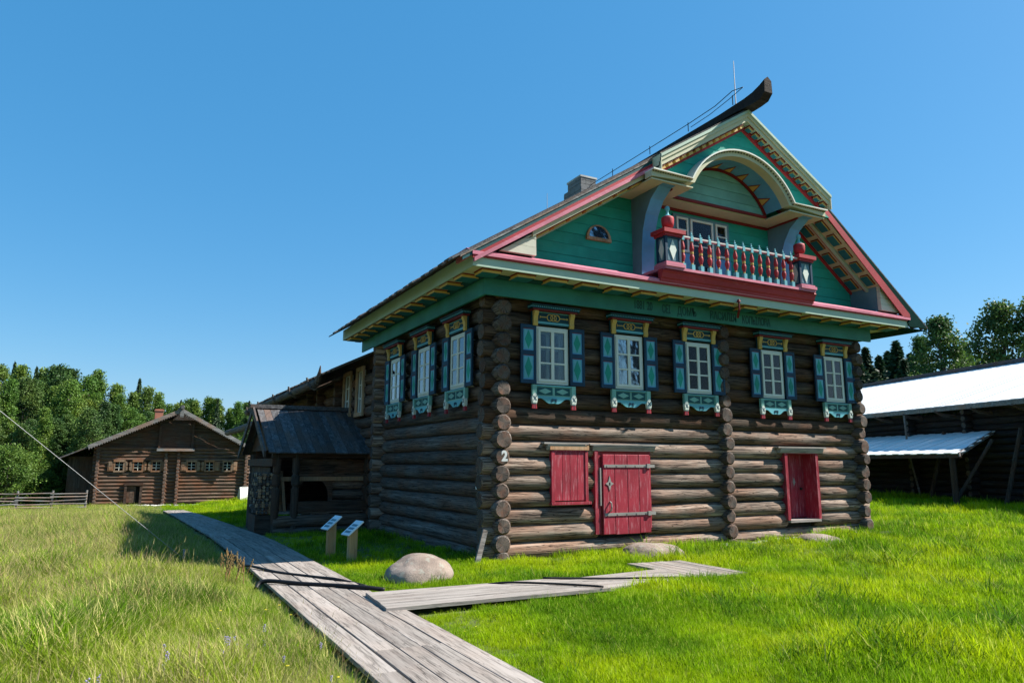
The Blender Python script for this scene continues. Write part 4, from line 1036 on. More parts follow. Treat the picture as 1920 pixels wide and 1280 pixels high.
# ================================================================== LEFT FAR HOUSE
LH = empty('log_house', (-3.2, 48, -1.12)); LO = LH.location.copy()
tag(LH, 'distant brown log house with a row of six small shuttered windows and brick chimney', 'house')
def lbuild(mb, name, m, **kw):
    mb.v = [tuple(Vector(p)-LO) for p in mb.v]; return mb.build(name, m, LH, **kw)
LX0, LX1, LRX, LRZ = -8.5, 1.75, -3.2, 5.95
LYF = 48.0; LSP = (5.75-3.05)/(LX1+.05-LRX)
hsp_l = (LRZ-3.15)/(LRX+9.05); hsp_r = (LRZ-3.18)/(1.85-LRX)
wx = [-7.35, -6.12, -4.89, -2.46, -1.18, .12]
wy0, wy1 = 1.30, 1.90
hl = [(x, x+.52, 1.35, 1.95) for x in wx] + [(-6.6, -5.45, -1.2, .25)]
rows = []
wall = MB(); ends = MB()
for k in range(24):
    zc = -1.0+k*.262
    # roof limit
    if zc < 3.1: a, b = LX0-.3, LX1+.3
    else: a, b = LRX-(LRZ-.15-zc)/hsp_l, LRX+(LRZ-.15-zc)/hsp_r
    if b-a < .5: break
    if zc > 3.1:
        mb = MB(); mb.box(a, LYF-.06+.012*(k % 2), zc-.125, b, LYF, zc+.13); lbuild(mb, 'gable_board', M['board_dark'])
        continue
    hol = [(p, q) for p, q, z0, z1 in hl if z0 < zc+.02 and z1 > zc-.02]
    for s0, s1 in intervals(a, b, hol):
        t = log_mb(s1-s0, .138, 1000+k, ns=10, nseg=max(2, int((s1-s0)/.8))); vs = [(x+s0, y+LYF, z+zc) for x, y, z in t.v]; wall.add(vs, t.f, 0); wall.m[-2:] = [1, 1]
    for cx in (LX0, -4.02, -3.15, LX1):
        t = log_mb(.9, .13, 1100+k, ns=8, nseg=2); ends.add([(cx-y, LYF-.34+x, z+zc-.13) for x, y, z in t.v], t.f, 0); ends.m[-2:] = [1, 1]
o = lbuild(wall, 'wall_logs', [M['log_far'], M['log_end']], smooth=False); tag(o, kind='stuff')
o = lbuild(ends, 'corner_log_ends', [M['log_far'], M['log_end']]); tag(o, kind='stuff')
side = MB()
for k in range(17):
    t = log_mb(14, .135, 1200+k, ns=8, nseg=10); side.add([(LX0-y, LYF+.2+x, z-1.1+k*.262) for x, y, z in t.v], t.f, 0)
o = lbuild(side, 'side_wall_logs', [M['log_far']]); tag(o, kind='stuff')
mb = MB(); mb.box(LX0+.1, LYF+.25, -1.3, LX1-.1, LYF+14, 3.1); lbuild(mb, 'wall_core', M['dark'])
# flat dark strip painting the recess shade between the two middle log ends
mb = MB(); mb.box(-3.95, LYF-.02, -1.3, -3.25, LYF+.02, 2.4); lbuild(mb, 'recess_shade', M['dark'])
def lroof(xa, xb, sgn):
    s = hsp_l if sgn < 0 else hsp_r
    for i in range(24):
        y0 = LYF-1.0+i*.64
        p0 = (xa, y0+.31, LRZ-s*abs(xa-LRX)+.03*(i % 2)); p1 = (LRX, y0+.31, LRZ+.03*(i % 2))
        mb = MB(); mb.beam(p0, p1, .62, .05); lbuild(mb, 'roof_board', M['roof_grey'])
lroof(-9.15, LRX, -1); lroof(1.95, LRX, 1)
# lean-to side roof at the left
mb = MB(); mb.beam((-9.0, 55, 3.1), (-10.95, 55, 2.2), 14.4, .08, up=(0, 0, 1)); lbuild(mb, 'lean_to_roof', M['roof_wood'])
mb = MB(); mb.box(-10.4, 49.2, -1.4, -8.6, 61, 2.35); lbuild(mb, 'lean_to_wall', M['board_dark_z'])
# barge boards with saw teeth
for sgn, xa in ((-1, -9.15), (1, 1.95)):
    s = hsp_l if sgn < 0 else hsp_r; za = LRZ-s*abs(xa-LRX)
    mb = MB(); mb.beam((xa, LYF-1.03, za-.1), (LRX, LYF-1.03, LRZ-.1), .05, .26, up=(0, 0, 1)); 
    n = 38
    for i in range(n):
        x = xa+(LRX-xa)*(i+.5)/n; z = za+(LRZ-za)*(i+.5)/n; mb.prism([(x-.06, z-.2), (x+.06, z-.2), (x, z-.34)], LYF-1.05, LYF-1.02)
    fix_normals(lbuild(mb, 'barge_board', M['roof_grey']))
mb = MB(); mb.box(LRX-.13, LYF-1.1, LRZ-.62, LRX+.13, LYF-1.06, LRZ+.02); lbuild(mb, 'gable_pendant', M['roof_grey'])
t = log_mb(15.5, .16, 1300, ns=8, nseg=6); mb = MB(); mb.add([(LRX-y, LYF-1.2+x, z+LRZ+.12) for x, y, z in t.v], t.f, 0); lbuild(mb, 'ridge_log', M['roof_wood'])
mb = MB(); mb.box(-4.7, LYF-.55, 2.78, -2.1, LYF-.06, 2.98); lbuild(mb, 'gable_shelf', M['roof_grey'])
mb = MB(); mb.box(-4.6, LYF-.2, 3.0, -2.2, LYF-.1, 4.9); mb.box(-4.62, LYF-.3, 3.0, -4.45, LYF-.1, 4.95); mb.box(-2.35, LYF-.3, 3.0, -2.18, LYF-.1, 4.95); lbuild(mb, 'gable_balcony_panel', M['board_dark'])
for i, x in enumerate(wx):
    mb = MB(); mb.box(x-.09, LYF-.2, 1.28, x, LYF-.1, 2.02); mb.box(x+.52, LYF-.2, 1.28, x+.61, LYF-.1, 2.02); mb.box(x-.12, LYF-.24, 1.96, x+.64, LYF-.1, 2.12); mb.box(x-.1, LYF-.24, 1.22, x+.62, LYF-.1, 1.33)
    wf = lbuild(mb, 'window', M['far_trim'])
    mb = MB(); mb.box(x+.24, LYF-.12, 1.33, x+.28, LYF-.09, 1.96); mb.box(x, LYF-.12, 1.52, x+.52, LYF-.09, 1.55); mb.box(x, LYF-.12, 1.74, x+.52, LYF-.09, 1.77); mb.v = [tuple(Vector(p)-LO) for p in mb.v]; mb.build('sash', M['white'], wf)
    mb = MB(); mb.box(x, LYF-.07, 1.33, x+.52, LYF-.06, 1.96); mb.v = [tuple(Vector(p)-LO) for p in mb.v]; mb.build('pane', M['glass'], wf)
    for sx in (x-.47, x+.63):
        if i == 5 and sx < x: continue
        mb = MB(); mb.box(sx, LYF-.2, 1.30, sx+.36, LYF-.15, 2.0); mb.box(sx+.07, LYF-.215, 1.36, sx+.29, LYF-.2, 1.62); mb.box(sx+.07, LYF-.215, 1.68, sx+.29, LYF-.2, 1.94)
        mb.v = [tuple(Vector(p)-LO) for p in mb.v]; mb.build('shutter', M['far_trim'], wf)
mb = MB(); mb.box(-6.62, LYF-.25, -1.2, -6.45, LYF-.05, .4); mb.box(-5.6, LYF-.25, -1.2, -5.43, LYF-.05, .4); mb.box(-6.65, LYF-.28, .25, -5.4, LYF-.05, .42); dfr = lbuild(mb, 'door', M['board_dark'])
for i in range(3):
    mb = MB(); mb.box(-6.44+i*.2, LYF-.12, -1.0, -6.25+i*.2, LYF-.08, .22); mb.v = [tuple(Vector(p)-LO) for p in mb.v]; mb.build('plank', M['log_far'], dfr)
mb = MB(); mb.box(-4.95, 51.0, 4.6, -4.35, 51.6, 6.15); mb.box(-5.0, 50.95, 6.0, -4.3, 51.65, 6.1)
lbuild(mb, 'chimney', M['brick'])
# foundation stones
def stones(name, pts, label, r0=.1, r1=.2, m='whitestone'):
    mb = MB(); rr = random.Random(len(pts))
    for x, y in pts:
        r = rr.uniform(r0, r1); z = gz(x, y); n = 6
        v = []; f = []
        for j, (q, h) in enumerate(((.8, -.1), (1, .25), (.6, .62))):
            for k in range(n): a = 2*math.pi*k/n+rr.uniform(-.3, .3); v.append((x+r*q*math.cos(a)*1.3, y+r*q*math.sin(a), z+r*h*rr.uniform(.8, 1.2)))
        for j in range(2):
            for k in range(n): f.append((j*n+k, j*n+(k+1) % n, (j+1)*n+(k+1) % n, (j+1)*n+k))
        f.append(tuple(range(2*n, 3*n))); mb.add(v, f)
    o = mb.build(name, M[m]); tag(o, label, 'stones', kind='stuff'); return o
rr = random.Random(3)
stones('foundation_stones', [(rr.uniform(-8.3, 2), 47.5+rr.uniform(-.3, .2)) for _ in range(70)], 'row of small pale stones along the foot of the distant log house', .1, .2)
stones('foundation_stones', [(rr.uniform(4.9, 10.9), -.28+rr.uniform(-.12, .1)) for _ in range(46)], 'small pale stones under the bottom log of the painted house', .05, .12)
# white sandwich board by the far house
sb = empty('sandwich_board', (1.45, 45.5, gz(1.45, 45.5))); tag(sb, 'white folding notice board standing on grass at the right corner of the far house', 'notice board')
for s_ in (-1, 1):
    mb = MB(); mb.add([(-.42, s_*.35, 0), (.42, s_*.35, 0), (.36, s_*.04, 1.15), (-.36, s_*.04, 1.15), (-.42, s_*.35+.03, 0), (.42, s_*.35+.03, 0), (.36, s_*.04+.03, 1.15), (-.36, s_*.04+.03, 1.15)], [(0,1,2,3),(7,6,5,4),(0,4,5,1),(1,5,6,2),(2,6,7,3),(3,7,4,0)])
    fix_normals(mb.build('panel', M['metal_white'], sb, rot=(0, 0, .3)))
mb = MB(); mb.box(-.2, -.06, 1.15, .2, .1, 1.19); mb.build('handle', M['iron'], sb, rot=(0, 0, .3))

# pale shed roof glimpsed right of the far house
sh = empty('shed', (5.2, 62, -1.2)); tag(sh, 'small pale roofed shed glimpsed between the far house and the firewood', 'shed')
mb = MB(); mb.prism([(-2.4, 1.8), (2.4, 1.8), (0, 4.0)], 0, 5); fix_normals(mb.build('roof', M['roof_grey'], sh))
mb = MB(); mb.box(-2.1, .15, 0, 2.1, 4.8, 1.8); mb.build('wall', M['board_dark'], sh)

# ================================================================== RIGHT BARN
ang = math.atan2(.30, .954)
BO = Vector((29.6, 12.4, 0)); bd = Vector((math.sin(ang), math.cos(ang), 0)); bn = Vector((math.cos(ang), -math.sin(ang), 0))  # along, into barn
BN = empty('log_barn', BO, -ang); tag(BN, 'long dark log barn with bleached white roof behind the right corner of the house', 'barn')
# local frame: +y along the eave (away), +x into the barn
core = MB(); core.box(.25, -22, -.3, 12.5, 16, 4.3); core.build('wall_core', M['dark'], BN)
def bput(p, L, r, axis, name='log', **kw): return put_log(p, L, r, axis, BN, 'log_barn', 'log_end_grey', name, **kw)
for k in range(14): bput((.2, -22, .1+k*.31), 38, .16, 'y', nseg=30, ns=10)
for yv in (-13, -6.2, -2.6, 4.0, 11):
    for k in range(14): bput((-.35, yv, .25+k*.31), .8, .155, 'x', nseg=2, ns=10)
rise = 3.0; run = 9.4
ye0, ye1 = -22, 17.0
nb_ = 130
for i in range(nb_):
    y0 = ye0+(ye1-ye0)*i/nb_; wv = (ye1-ye0)/nb_
    mb = MB(); dz = .03*(i % 2); mb.beam((-.9+random.uniform(-.04, .04), y0+wv/2, 4.55+dz*.4), (run-.9, y0+wv/2, 4.55+rise+dz*.4), wv-.01, .04); mb.build('roof_board', M['barn_roof'], BN)
mb = MB(); mb.beam((run-.9, ye0, 4.55+rise-.03), (2*run-.9, ye0, 4.55), .03, .1); mb.add([(run-.85, ye0, 4.6+rise), (run-.85, ye1, 4.6+rise), (2*run-.9, ye1, 4.55), (2*run-.9, ye0, 4.55)], [(0, 1, 2, 3)]); mb.build('rear_slope', M['roof_wood'], BN)
mb = MB(); mb.beam((run-.9, ye0, 4.55+rise+.10), (run-.9, ye1, 4.55+rise+.10), .5, .22); mb.build('ridge_beam', M['roof_wood'], BN)
mb = MB(); mb.beam((-.92, ye0, 4.44), (-.92, ye1, 4.44), .08, .2); mb.build('eave_board', M['roof_grey'], BN)
for yv in np.arange(-20, 15, 2.1):
    mb = MB(); mb.tube([(.3, yv, 4.1), (-.6, yv, 4.2), (-1.0, yv, 4.34)], [.09, .08, .05], 6); mb.build('rafter_tail', M['log_grey'], BN)
# small canopy roof on posts along the wall
cy0, cy1 = -9.2, 14.0
CE, CZ0, CZ1 = -3.5, 2.32, 3.33
nn = 60
for i in range(nn):
    y0 = cy0+(cy1-cy0)*i/nn; wv = (cy1-cy0)/nn; sk = 0
    f_ = min(1, max(.08, (y0+wv/2-cy0)/1.7)); mb = MB(); mb.beam((CE, y0+wv/2, CZ0+.02*(i % 2)), (CE+(-.1-CE)*f_, y0+wv/2, CZ0+(CZ1-CZ0)*f_+.02*(i % 2)), wv-.01, .04); mb.build('canopy_board', M['barn_roof'], BN)
mb = MB(); mb.beam((CE, cy0-.03, CZ0-.04), (-.1, cy0+1.67, CZ1-.04), .05, .16); mb.build('canopy_barge', M['roof_grey'], BN)
mb = MB(); mb.beam((CE+.1, cy0, CZ0-.1), (CE+.1, cy1, CZ0-.1), .14, .14); mb.build('canopy_beam', M['board_dark'], BN)
for yv in (-8.7, -2.0, 2.8, 8, 13):
    mb = MB(); mb.tube([(CE+.15, yv, -.1), (CE+.15, yv, CZ0-.16)], .12, 8); mb.build('post', M['board_dark_z'], BN)
mb = MB(); mb.tube([(CE+.2, -8.3, 0), (CE+1.6, -9.3, 2.9)], .07, 7); mb.build('leaning_pole', M['board_dark_z'], BN)
mb = MB(); mb.tube([(-.95, -3.2, 4.3), (-.9, -3.2, 2.6), (-.6, -3.4, .4)], .05, 6); mb.build('downpipe', M['roof_grey'], BN)
for yv in (-4.6, -8.8):
    mb = MB(); mb.tube([(-1.2, yv, -.1), (-.25, yv-.3, 3.4)], .09, 7); mb.build('prop_pole', M['board_dark_z'], BN)
rr = random.Random(9)
def bw(x, y): p = BO+bn*x+bd*y; return (p.x, p.y)
stones('barn_stones', [bw(rr.uniform(-1.6, -.2), rr.uniform(-8, 12)) for _ in range(90)], 'low heap of pale stones along the foot of the log barn', .08, .22)
mb = MB(); p0 = CAM+Vector((0,0,0))
def bearing(u, dist):
    """ground point seen in photo column u at horizontal distance dist"""
    d = (F_*F_PX + R_*(u-960) + U_*(640-870)); d.z = 0; d.normalize(); q = CAM+d*dist; return q.x, q.y
lx, ly = bearing(1912, 23); mb.beam((lx, ly, gz(lx, ly)-.1), (lx+.45, ly+.1, gz(lx, ly)+1.1), .28, .06, up=(0, 1, 0))
o = mb.build('leaning_board', M['pale_wood']); tag(o, 'weathered leaning board cut by the right edge, in front of the barn', 'board')

# ================================================================== BOARDWALK
BWK = empty('boardwalk', (-3.85, 0, 0)); tag(BWK, kind='structure')
rr = random.Random(21)
lanes = [(-4.43, -4.19), (-4.18, -3.95), (-3.94, -3.72), (-3.71, -3.49), (-3.48, -3.24)]
def bz(y): return prof(y)+.10
for li, (a, b) in enumerate(lanes):
    y = -14.5+rr.uniform(-2, .5) if li else -15
    cuts = [y]
    if li in (1, 2, 3): cuts += [-9.8+li*.3, -5.9, -2.25, 2.0]
    else: cuts += [-10.2, -5.0 if li else -6.6, -.6, 3.1]
    while cuts[-1] < 35: cuts.append(cuts[-1]+rr.uniform(3.4, 4.6))
    for c0, c1 in zip(cuts, cuts[1:]):
        c1 = min(c1, 36.5)
        if c1-c0 < .3: continue
        n = max(2, int((c1-c0)/1.2)); mb = MB(); dx = rr.uniform(-.004, .004); dz = rr.uniform(-.004, .006)
        v = []
        for i in range(n+1):
            y = c0+.006+(c1-c0-.012)*i/n; wob = .006*noise.noise(Vector((y*.6, li*3.3, 0)))
            z = bz(y)+dz+.010*noise.noise(Vector((y*.5, li*7, 2)))
            yl = y-c0; v += [(a+dx+wob, yl, z-.045), (b+dx+wob-.003, yl, z-.045), (b+dx+wob-.003, yl, z), (a+dx+wob, yl, z)]
        f = [(0, 1, 2, 3), (4*n+3, 4*n+2, 4*n+1, 4*n)]
        for i in range(n):
            for k in range(4): f.append((4*i+k, 4*(i+1)+k, 4*(i+1)+(k+1) % 4, 4*i+(k+1) % 4))
        mb.add(v, f); fix_normals(mb.build('plank', M['plank_grey'], BWK, loc=(3.85, c0, 0), bevel=.004))
for y in np.arange(-13, 36, 1.9):
    mb = MB(); mb.box(-4.44, y, bz(y)-.16, -3.23, y+.12, bz(y)-.047); mb.build('joist', M['board_dark'], BWK, loc=(3.85, 0, 0))
# branch path to the door
BP = empty('branch_boardwalk', (0, -3.5, 0)); tag(BP, kind='structure')
def plank_poly(poly, z, parent=BP, m='plank_x', th=.05):
    mb = MB(); mb.prism(poly, z-th, z, 'z'); o = fix_normals(mb.build('plank', M[m], parent, loc=(0, 3.5, 0), bevel=.004)); return o
for i in range(4):
    t0, t1 = i/4, (i+1)/4
    L0, L1 = Vector((-3.42, -3.02)), Vector((-3.50, -4.16)); A0, A1 = Vector((-.30, -3.12)), Vector((-.22, -4.20))
    l0, l1 = L0.lerp(L1, t0+.004), L0.lerp(L1, t1-.004); a0, a1 = A0.lerp(A1, t0+.004), A0.lerp(A1, t1-.004)
    plank_poly([tuple(l0), tuple(l1), tuple(a1), tuple(a0)], .14+.004*math.sin(i*4))
    A0, A1 = Vector((-.90, -3.10)), Vector((-.9, -4.12)); B0, B1 = Vector((1.65, -2.92)), Vector((1.62, -3.90))
    a0, a1 = Vector((-.27, -3.10)).lerp(Vector((-.19, -4.10)), t0+.004), Vector((-.27, -3.10)).lerp(Vector((-.19, -4.10)), t1-.004)
    b0, b1 = B0.lerp(B1, t0+.004), B0.lerp(B1, t1-.004)
    plank_poly([tuple(a0), tuple(a1), tuple(b1), tuple(b0)], .11+.004*math.sin(i*5+1))
for i in range(6):
    x0 = 1.67+i*.19; plank_poly([(x0, -2.05-.02*i), (x0, -3.88+.01*i), (x0+.184, -3.88+.012*i), (x0+.184, -2.06-.02*i)], .10+.004*math.sin(i*3), m='plank_grey')

# ================================================================== STONES
def boulder(name, loc, sx, sy, sz, seed, label, cat='boulder'):
    import bmesh
    bm = bmesh.new(); bmesh.ops.create_icosphere(bm, subdivisions=5, radius=1)
    for v in bm.verts:
        p = v.co.copy(); n = noise.noise(p*.9+Vector((seed, 0, 0)))*.17+noise.noise(p*2.5+Vector((0, seed, 0)))*.05+noise.noise(p*8+Vector((0, 0, seed)))*.012
        p = p*(1+n); p.x = math.copysign(abs(p.x)**.9, p.x); v.co = Vector((p.x*sx, p.y*sy, max(p.z, -.5)*sz))
    me = bpy.data.meshes.new(name); bm.to_mesh(me); bm.free(); me.materials.append(M['stone'])
    for p in me.polygons: p.use_smooth = True
    o = bpy.data.objects.new(name, me); COL.objects.link(o); o.location = loc; tag(o, label, cat); return o
boulder('boulder', (-2.15, -1.68, .08), .53, .56, .35, 4.3, 'big rounded pinkish granite boulder on the grass beside the boardwalk')
boulder('stone_step', (3.05, -1.0, .04), .68, .48, .26, 9.1, 'flat granite slab used as a step under the large red door', 'step stone')
boulder('stone_step', (8.2, -.85, .02), .55, .50, .22, 2.2, 'half buried low stone in front of the right red door', 'step stone')

# ================================================================== INFO STANDS
def info_stand(x, y, label, h=.62, m='panel_blue'):
    z = gz(x, y); t = empty('info_stand', (x, y, z), .15); tag(t, label, 'information stand')
    mb = MB(); mb.prism([(-.085, -.1), (.085, -.1), (.085, h+.14), (-.085, h)], -.05, .05); fix_normals(mb.build('post', M['fresh'], t))
    tilt = math.atan2(.18, .22)
    mb = MB(); mb.box(-.20, -.17, 0, .20, .17, .025); mb.build('panel', M[m], t, loc=(0, 0, h+.085), rot=(0, -tilt, 0))
    mb = MB(); 
    for i in range(3): mb.box(-.14+.09*i, -.12, .026, -.085+.09*i, .12, .0275)
    mb.build('panel_print', M['blue_grey'], t, loc=(0, 0, h+.085), rot=(0, -tilt, 0))
    return t
info_stand(-2.60, 2.25, 'left of two wooden information stands, with a worn grey panel', .58, 'plank_panel' if False else 'panel_blue')
info_stand(-2.42, 1.30, 'right of two wooden information stands, with a shiny blue panel', .54)
# white small scratched post at the house corner
mb = MB(); mb.beam((-.55, -.42, 0), (-.32, -.30, .62), .10, .05, up=(0, 1, 0)); o = mb.build('corner_stake', M['roof_grey']); tag(o, 'short peeling grey stake leaning on the near corner of the house', 'stake')

# ================================================================== CABLES, GUY WIRE
def bearing_ray(u, v): return (F_*F_PX + R_*(u-960) + U_*(640-v)).normalized()
def cable(pts, r, label, name='cable', m='black', n=8):
    P_ = [Vector(p) for p in pts]; sm = []
    for i in range(len(P_)-1):
        a, b, c, d = P_[max(i-1, 0)], P_[i], P_[i+1], P_[min(i+2, len(P_)-1)]
        for k in range(6):
            t = k/6; sm.append(.5*((2*b)+(-a+c)*t+(2*a-5*b+4*c-d)*t*t+(-a+3*b-3*c+d)*t**3))
    sm.append(P_[-1]); mb = MB(); mb.tube(sm, r, n); o = mb.build(name, M[m], smooth=True); tag(o, label, 'cable' if 'wire' not in name else 'wire'); return o
cable([(-4.62, .58, .06), (-4.45, .48, .13), (-4.12, -.40, .115), (-3.70, -1.15, .115), (-3.45, -1.6, .12), (-3.1, -2.0, .05)], .022, 'thin black cable crossing the boardwalk at the edge of the house shadow')
cable([(-4.60, -1.46, .05), (-4.47, -1.41, .14), (-4.02, -1.80, .125), (-3.65, -2.15, .125), (-3.30, -2.55, .13), (-3.05, -2.7, .10)], .03, 'thick black cable laid across the sunlit part of the boardwalk')
cable([(-2.95, -2.25, .06), (-2.65, -2.62, .05), (-2.2, -2.75, .06), (-1.75, -3.0, .10), (-1.4, -3.3, .165), (-.8, -3.75, .165), (-.35, -4.2, .16)], .016, 'black cable skirting the boulder and crossing the branch path')
cable([(-.75, -3.2, .17), (.27, -3.55, .14), (1.17, -3.85, .135), (1.7, -3.95, .10)], .016, 'black cable along the middle of the branch path towards the door')
gx, gy = -5.35, 1.95
wa = Vector((gx, gy, .12)); wd = bearing_ray(0, 770); wb = CAM+wd*((1.0-CAM.y)/wd.y); we = wa+(wb-wa)*3.2
cable([tuple(wa), tuple(wa.lerp(wb, .5)), tuple(wb), tuple(wa.lerp(we, .7)), tuple(we)], .0045, 'thin pale guy wire slanting down to the meadow at the left', 'guy_wire', 'wire')
mb = MB(); mb.tube([(gx, gy, -.05), (gx-.02, gy, .3)], .02, 6); o = mb.build('wire_anchor', M['iron']); tag(o, 'small iron anchor peg where the guy wire meets the meadow', 'peg')

# ================================================================== FENCE
FN = empty('pole_fence', (-14, 42, prof(42))); FO = FN.location.copy(); tag(FN, 'low grey pole fence running left from the distant log house', 'fence')
fx0, fx1, fy = -26, -8.8, 43
for i in range(9):
    x = fx1-i*1.9; zb2 = prof(fy); mb = MB(); mb.tube([(x, fy+.02*i, zb2-.2), (x+.03, fy, zb2+1.3)], .06, 6); mb.v = [tuple(Vector(p)-FO) for p in mb.v]; mb.build('post', M['roof_grey'], FN)
    for k in range(5):
        z0 = zb2+.22+k*.22; mb = MB(); j = random.uniform(-.05, .05); mb.tube([(x+.1, fy-.08, z0+j), (x-2.0, fy-.08, z0-j*.6+.05*math.sin(k*3+i))], .038, 6); mb.v = [tuple(Vector(p)-FO) for p in mb.v]; mb.build('rail', M['roof_grey'], FN)

# ================================================================== TREES
def decid_mesh(seed, H_, Rc, base, nclus, nleaf, leaf, shape='oval'):
    r = np.random.default_rng(seed); V = []; Fc = []
    pts = []
    for i in range(nclus):
        t = r.random()**.8; z = base+(H_-base)*t
        tt = (z-base)/(H_-base)
        if shape == 'oval': env = Rc*(math.sin(math.pi*min(1, .12+tt*.86))**.75)
        elif shape == 'cone': env = Rc*(1.02-tt)**.7
        else: env = Rc*math.sqrt(max(.03, 1-(tt-.1)**2*.95))
        a = r.random()*6.283; q = env*(r.random()**.45)*(.8+.35*math.sin(a*3+seed)*.5)
        pts.append((q*math.cos(a), q*math.sin(a), z, .38+.5*r.random()*Rc/3))
    for cx, cy, cz, cr in pts:
        d = r.normal(size=(nleaf, 3)); d /= np.linalg.norm(d, axis=1)[:, None]
        p = d*(cr*(r.random(nleaf)**.5))[:, None]*np.array([1.15, 1.15, .8])+np.array([cx, cy, cz]); p[:, 2] -= .1*cr
        u = r.normal(size=(nleaf, 3)); u[:, 2] -= .5; u /= np.linalg.norm(u, axis=1)[:, None]
        w_ = np.cross(u, r.normal(size=(nleaf, 3))); w_ /= np.linalg.norm(w_, axis=1)[:, None]
        s = leaf*(.6+.8*r.random(nleaf))[:, None]
        b = len(V)//1
        quad = np.stack([p, p+u*s*.5+w_*s*.38, p+u*s, p+u*s*.5-w_*s*.38], 1).reshape(-1, 3)
        V.append(quad)
    V = np.concatenate(V); n = len(V)//4
    me = bpy.data.meshes.new('crown'); me.from_pydata(V.tolist(), [], np.arange(n*4).reshape(-1, 4).tolist()); return me, pts
def trunk_mesh(seed, H_, r0, pts, base):
    r = random.Random(seed); mb = MB(); path = []; x = y = 0
    for i in range(8):
        t = i/7; x += r.uniform(-.06, .06)*H_/12; y += r.uniform(-.06, .06)*H_/12; path.append((x, y, H_*.95*t-.3))
    mb.tube(path, [max(.02, r0*(1-.9*i/7)) for i in range(8)], 7)
    for cx, cy, cz, cr in pts[::max(1, len(pts)//16)]:
        k = min(6, max(1, int((cz*.75)/(H_*.95)*7))); p = Vector(path[k]); q = Vector((cx, cy, cz)); mid = p.lerp(q, .5)+Vector((0, 0, -.15))
        mb.tube([p, mid, q], [r0*.3, r0*.18, r0*.06], 5)
    me = bpy.data.meshes.new('trunk'); me.from_pydata(mb.v, [], mb.f); return me
def fir_mesh(seed, H_, Rb):
    r = np.random.default_rng(seed); n = 8500
    t = r.random(n)**1.25; z = H_*(.05+.95*t); tier = z/.62; fr_ = tier-np.floor(tier)
    a = r.random(n)*6.283
    R = Rb*(1-t)**.95*(.70+.42*(1-fr_))*(.74+.34*np.cos(a*6+np.floor(tier)*2.4+seed))*(.9+.2*np.sin(np.floor(tier)*7.7+a))+.05
    q = R*r.random(n)**.55; c, s_ = np.cos(a), np.sin(a)
    p = np.stack([c*q, s_*q, z-.32*q+.06*r.normal(size=n)], 1)
    u = np.stack([c, s_, -.45*np.ones(n)], 1)+.45*r.normal(size=(n, 3)); u /= np.linalg.norm(u, axis=1)[:, None]
    w_ = np.cross(u, r.normal(size=(n, 3))); w_ /= np.linalg.norm(w_, axis=1)[:, None]
    L_ = (.18+.22*r.random(n))[:, None]
    quad = np.stack([p-u*L_*.4, p+w_*L_*.24, p+u*L_*.6, p-w_*L_*.24], 1).reshape(-1, 3)
    me = bpy.data.meshes.new('crown'); me.from_pydata(quad.tolist(), [], np.arange(n*4).reshape(-1, 4).tolist()); return me
TREE = {}
for nm, kind in (('birch', 0), ('aspen', 1), ('bushy', 2)):
    for s in range(4):
        if nm == 'bushy': H_, Rc, base, nc, nl, lf, shp = 4.6, 2.3, .3, 80, 90, .14, 'dome'
        elif nm == 'birch': H_, Rc, base, nc, nl, lf, shp = 12.0, 1.75+.2*s, 1.4, 135, 105, .165, 'cone' if s != 2 else 'oval'
        else: H_, Rc, base, nc, nl, lf, shp = 12.0, 2.2+.2*s, 1.2, 140, 100, .175, 'oval' if s % 2 else 'cone'
        cm, pts = decid_mesh(100*kind+s, H_, Rc, base, nc, nl, lf, shp); tm = trunk_mesh(s+7*kind, H_, .16 if nm != 'bushy' else .09, pts, base)
        cm.materials.append(M['birch' if nm == 'birch' else 'aspen' if nm == 'aspen' else 'bush']); tm.materials.append(M['birch_bark'] if nm == 'birch' else M['bark'])
        TREE[nm, s] = (cm, tm, H_)
for s in range(3):
    cm = fir_mesh(50+s, 12.0, 3.0+.3*s); cm.materials.append(M['fir']); mb = MB(); mb.tube([(0, 0, -.3), (0, 0, 6), (0, 0, 11.8)], [.18, .1, .02], 7); tm = bpy.data.meshes.new('trunk'); tm.from_pydata(mb.v, [], mb.f); tm.materials.append(M['bark']); TREE['fir', s] = (cm, tm, 12.0)
def tree(kind, s, u, dist, h, label, group, name, rot=None, wide=1.0):
    x, y = bearing(u, dist); cm, tm, H0 = TREE[kind, s]
    h = 2+(h-2)*math.cos(math.atan((u-960)/F_PX))*.985
    t = empty(name, (x, y, gz(x, y)-.05), random.uniform(0, 6) if rot is None else rot); k = h/H0; t.scale = (k*wide, k*wide, k)
    tag(t, label, 'bush' if kind == 'bushy' else 'tree', group)
    for n_, me in (('crown', cm), ('trunk', tm)):
        o = bpy.data.objects.new(n_, me); COL.objects.link(o); o.parent = t
    return t
def hgt(vtop, dist): return (870-vtop)/F_PX*dist*1.0/ .985+1.85
G1 = 'birches and aspens of the wood at the left'
def wood_label(kind, u, row):
    look = {'birch': 'light birch', 'aspen': 'dark broadleaf'}[kind]
    rw = {'back': 'on the skyline of the wood', 'mid': 'in the middle of the wood', 'front': 'low before the left wood'}[row]
    wh = 'by the left photo edge' if u < 40 else 'left of the far house' if u < 130 else 'above the far left roof slope' if u < 250 else 'left of the brick chimney' if u < 300 else 'behind the ridge of the far house' if u < 380 else 'right of the far house ridge'
    return look+' '+rw+', '+wh
rr = random.Random(77)
edge = [(-60, 690), (-20, 680), (25, 683), (60, 690), (88, 684), (115, 690), (150, 702), (172, 694), (205, 722), (235, 735), (262, 728), (290, 737), (310, 758), (350, 748), (395, 750), (440, 762), (470, 775), (505, 785), (362, 752), (380, 748), (408, 764), (428, 772), (452, 764), (486, 782), (340, 756), (322, 756)]
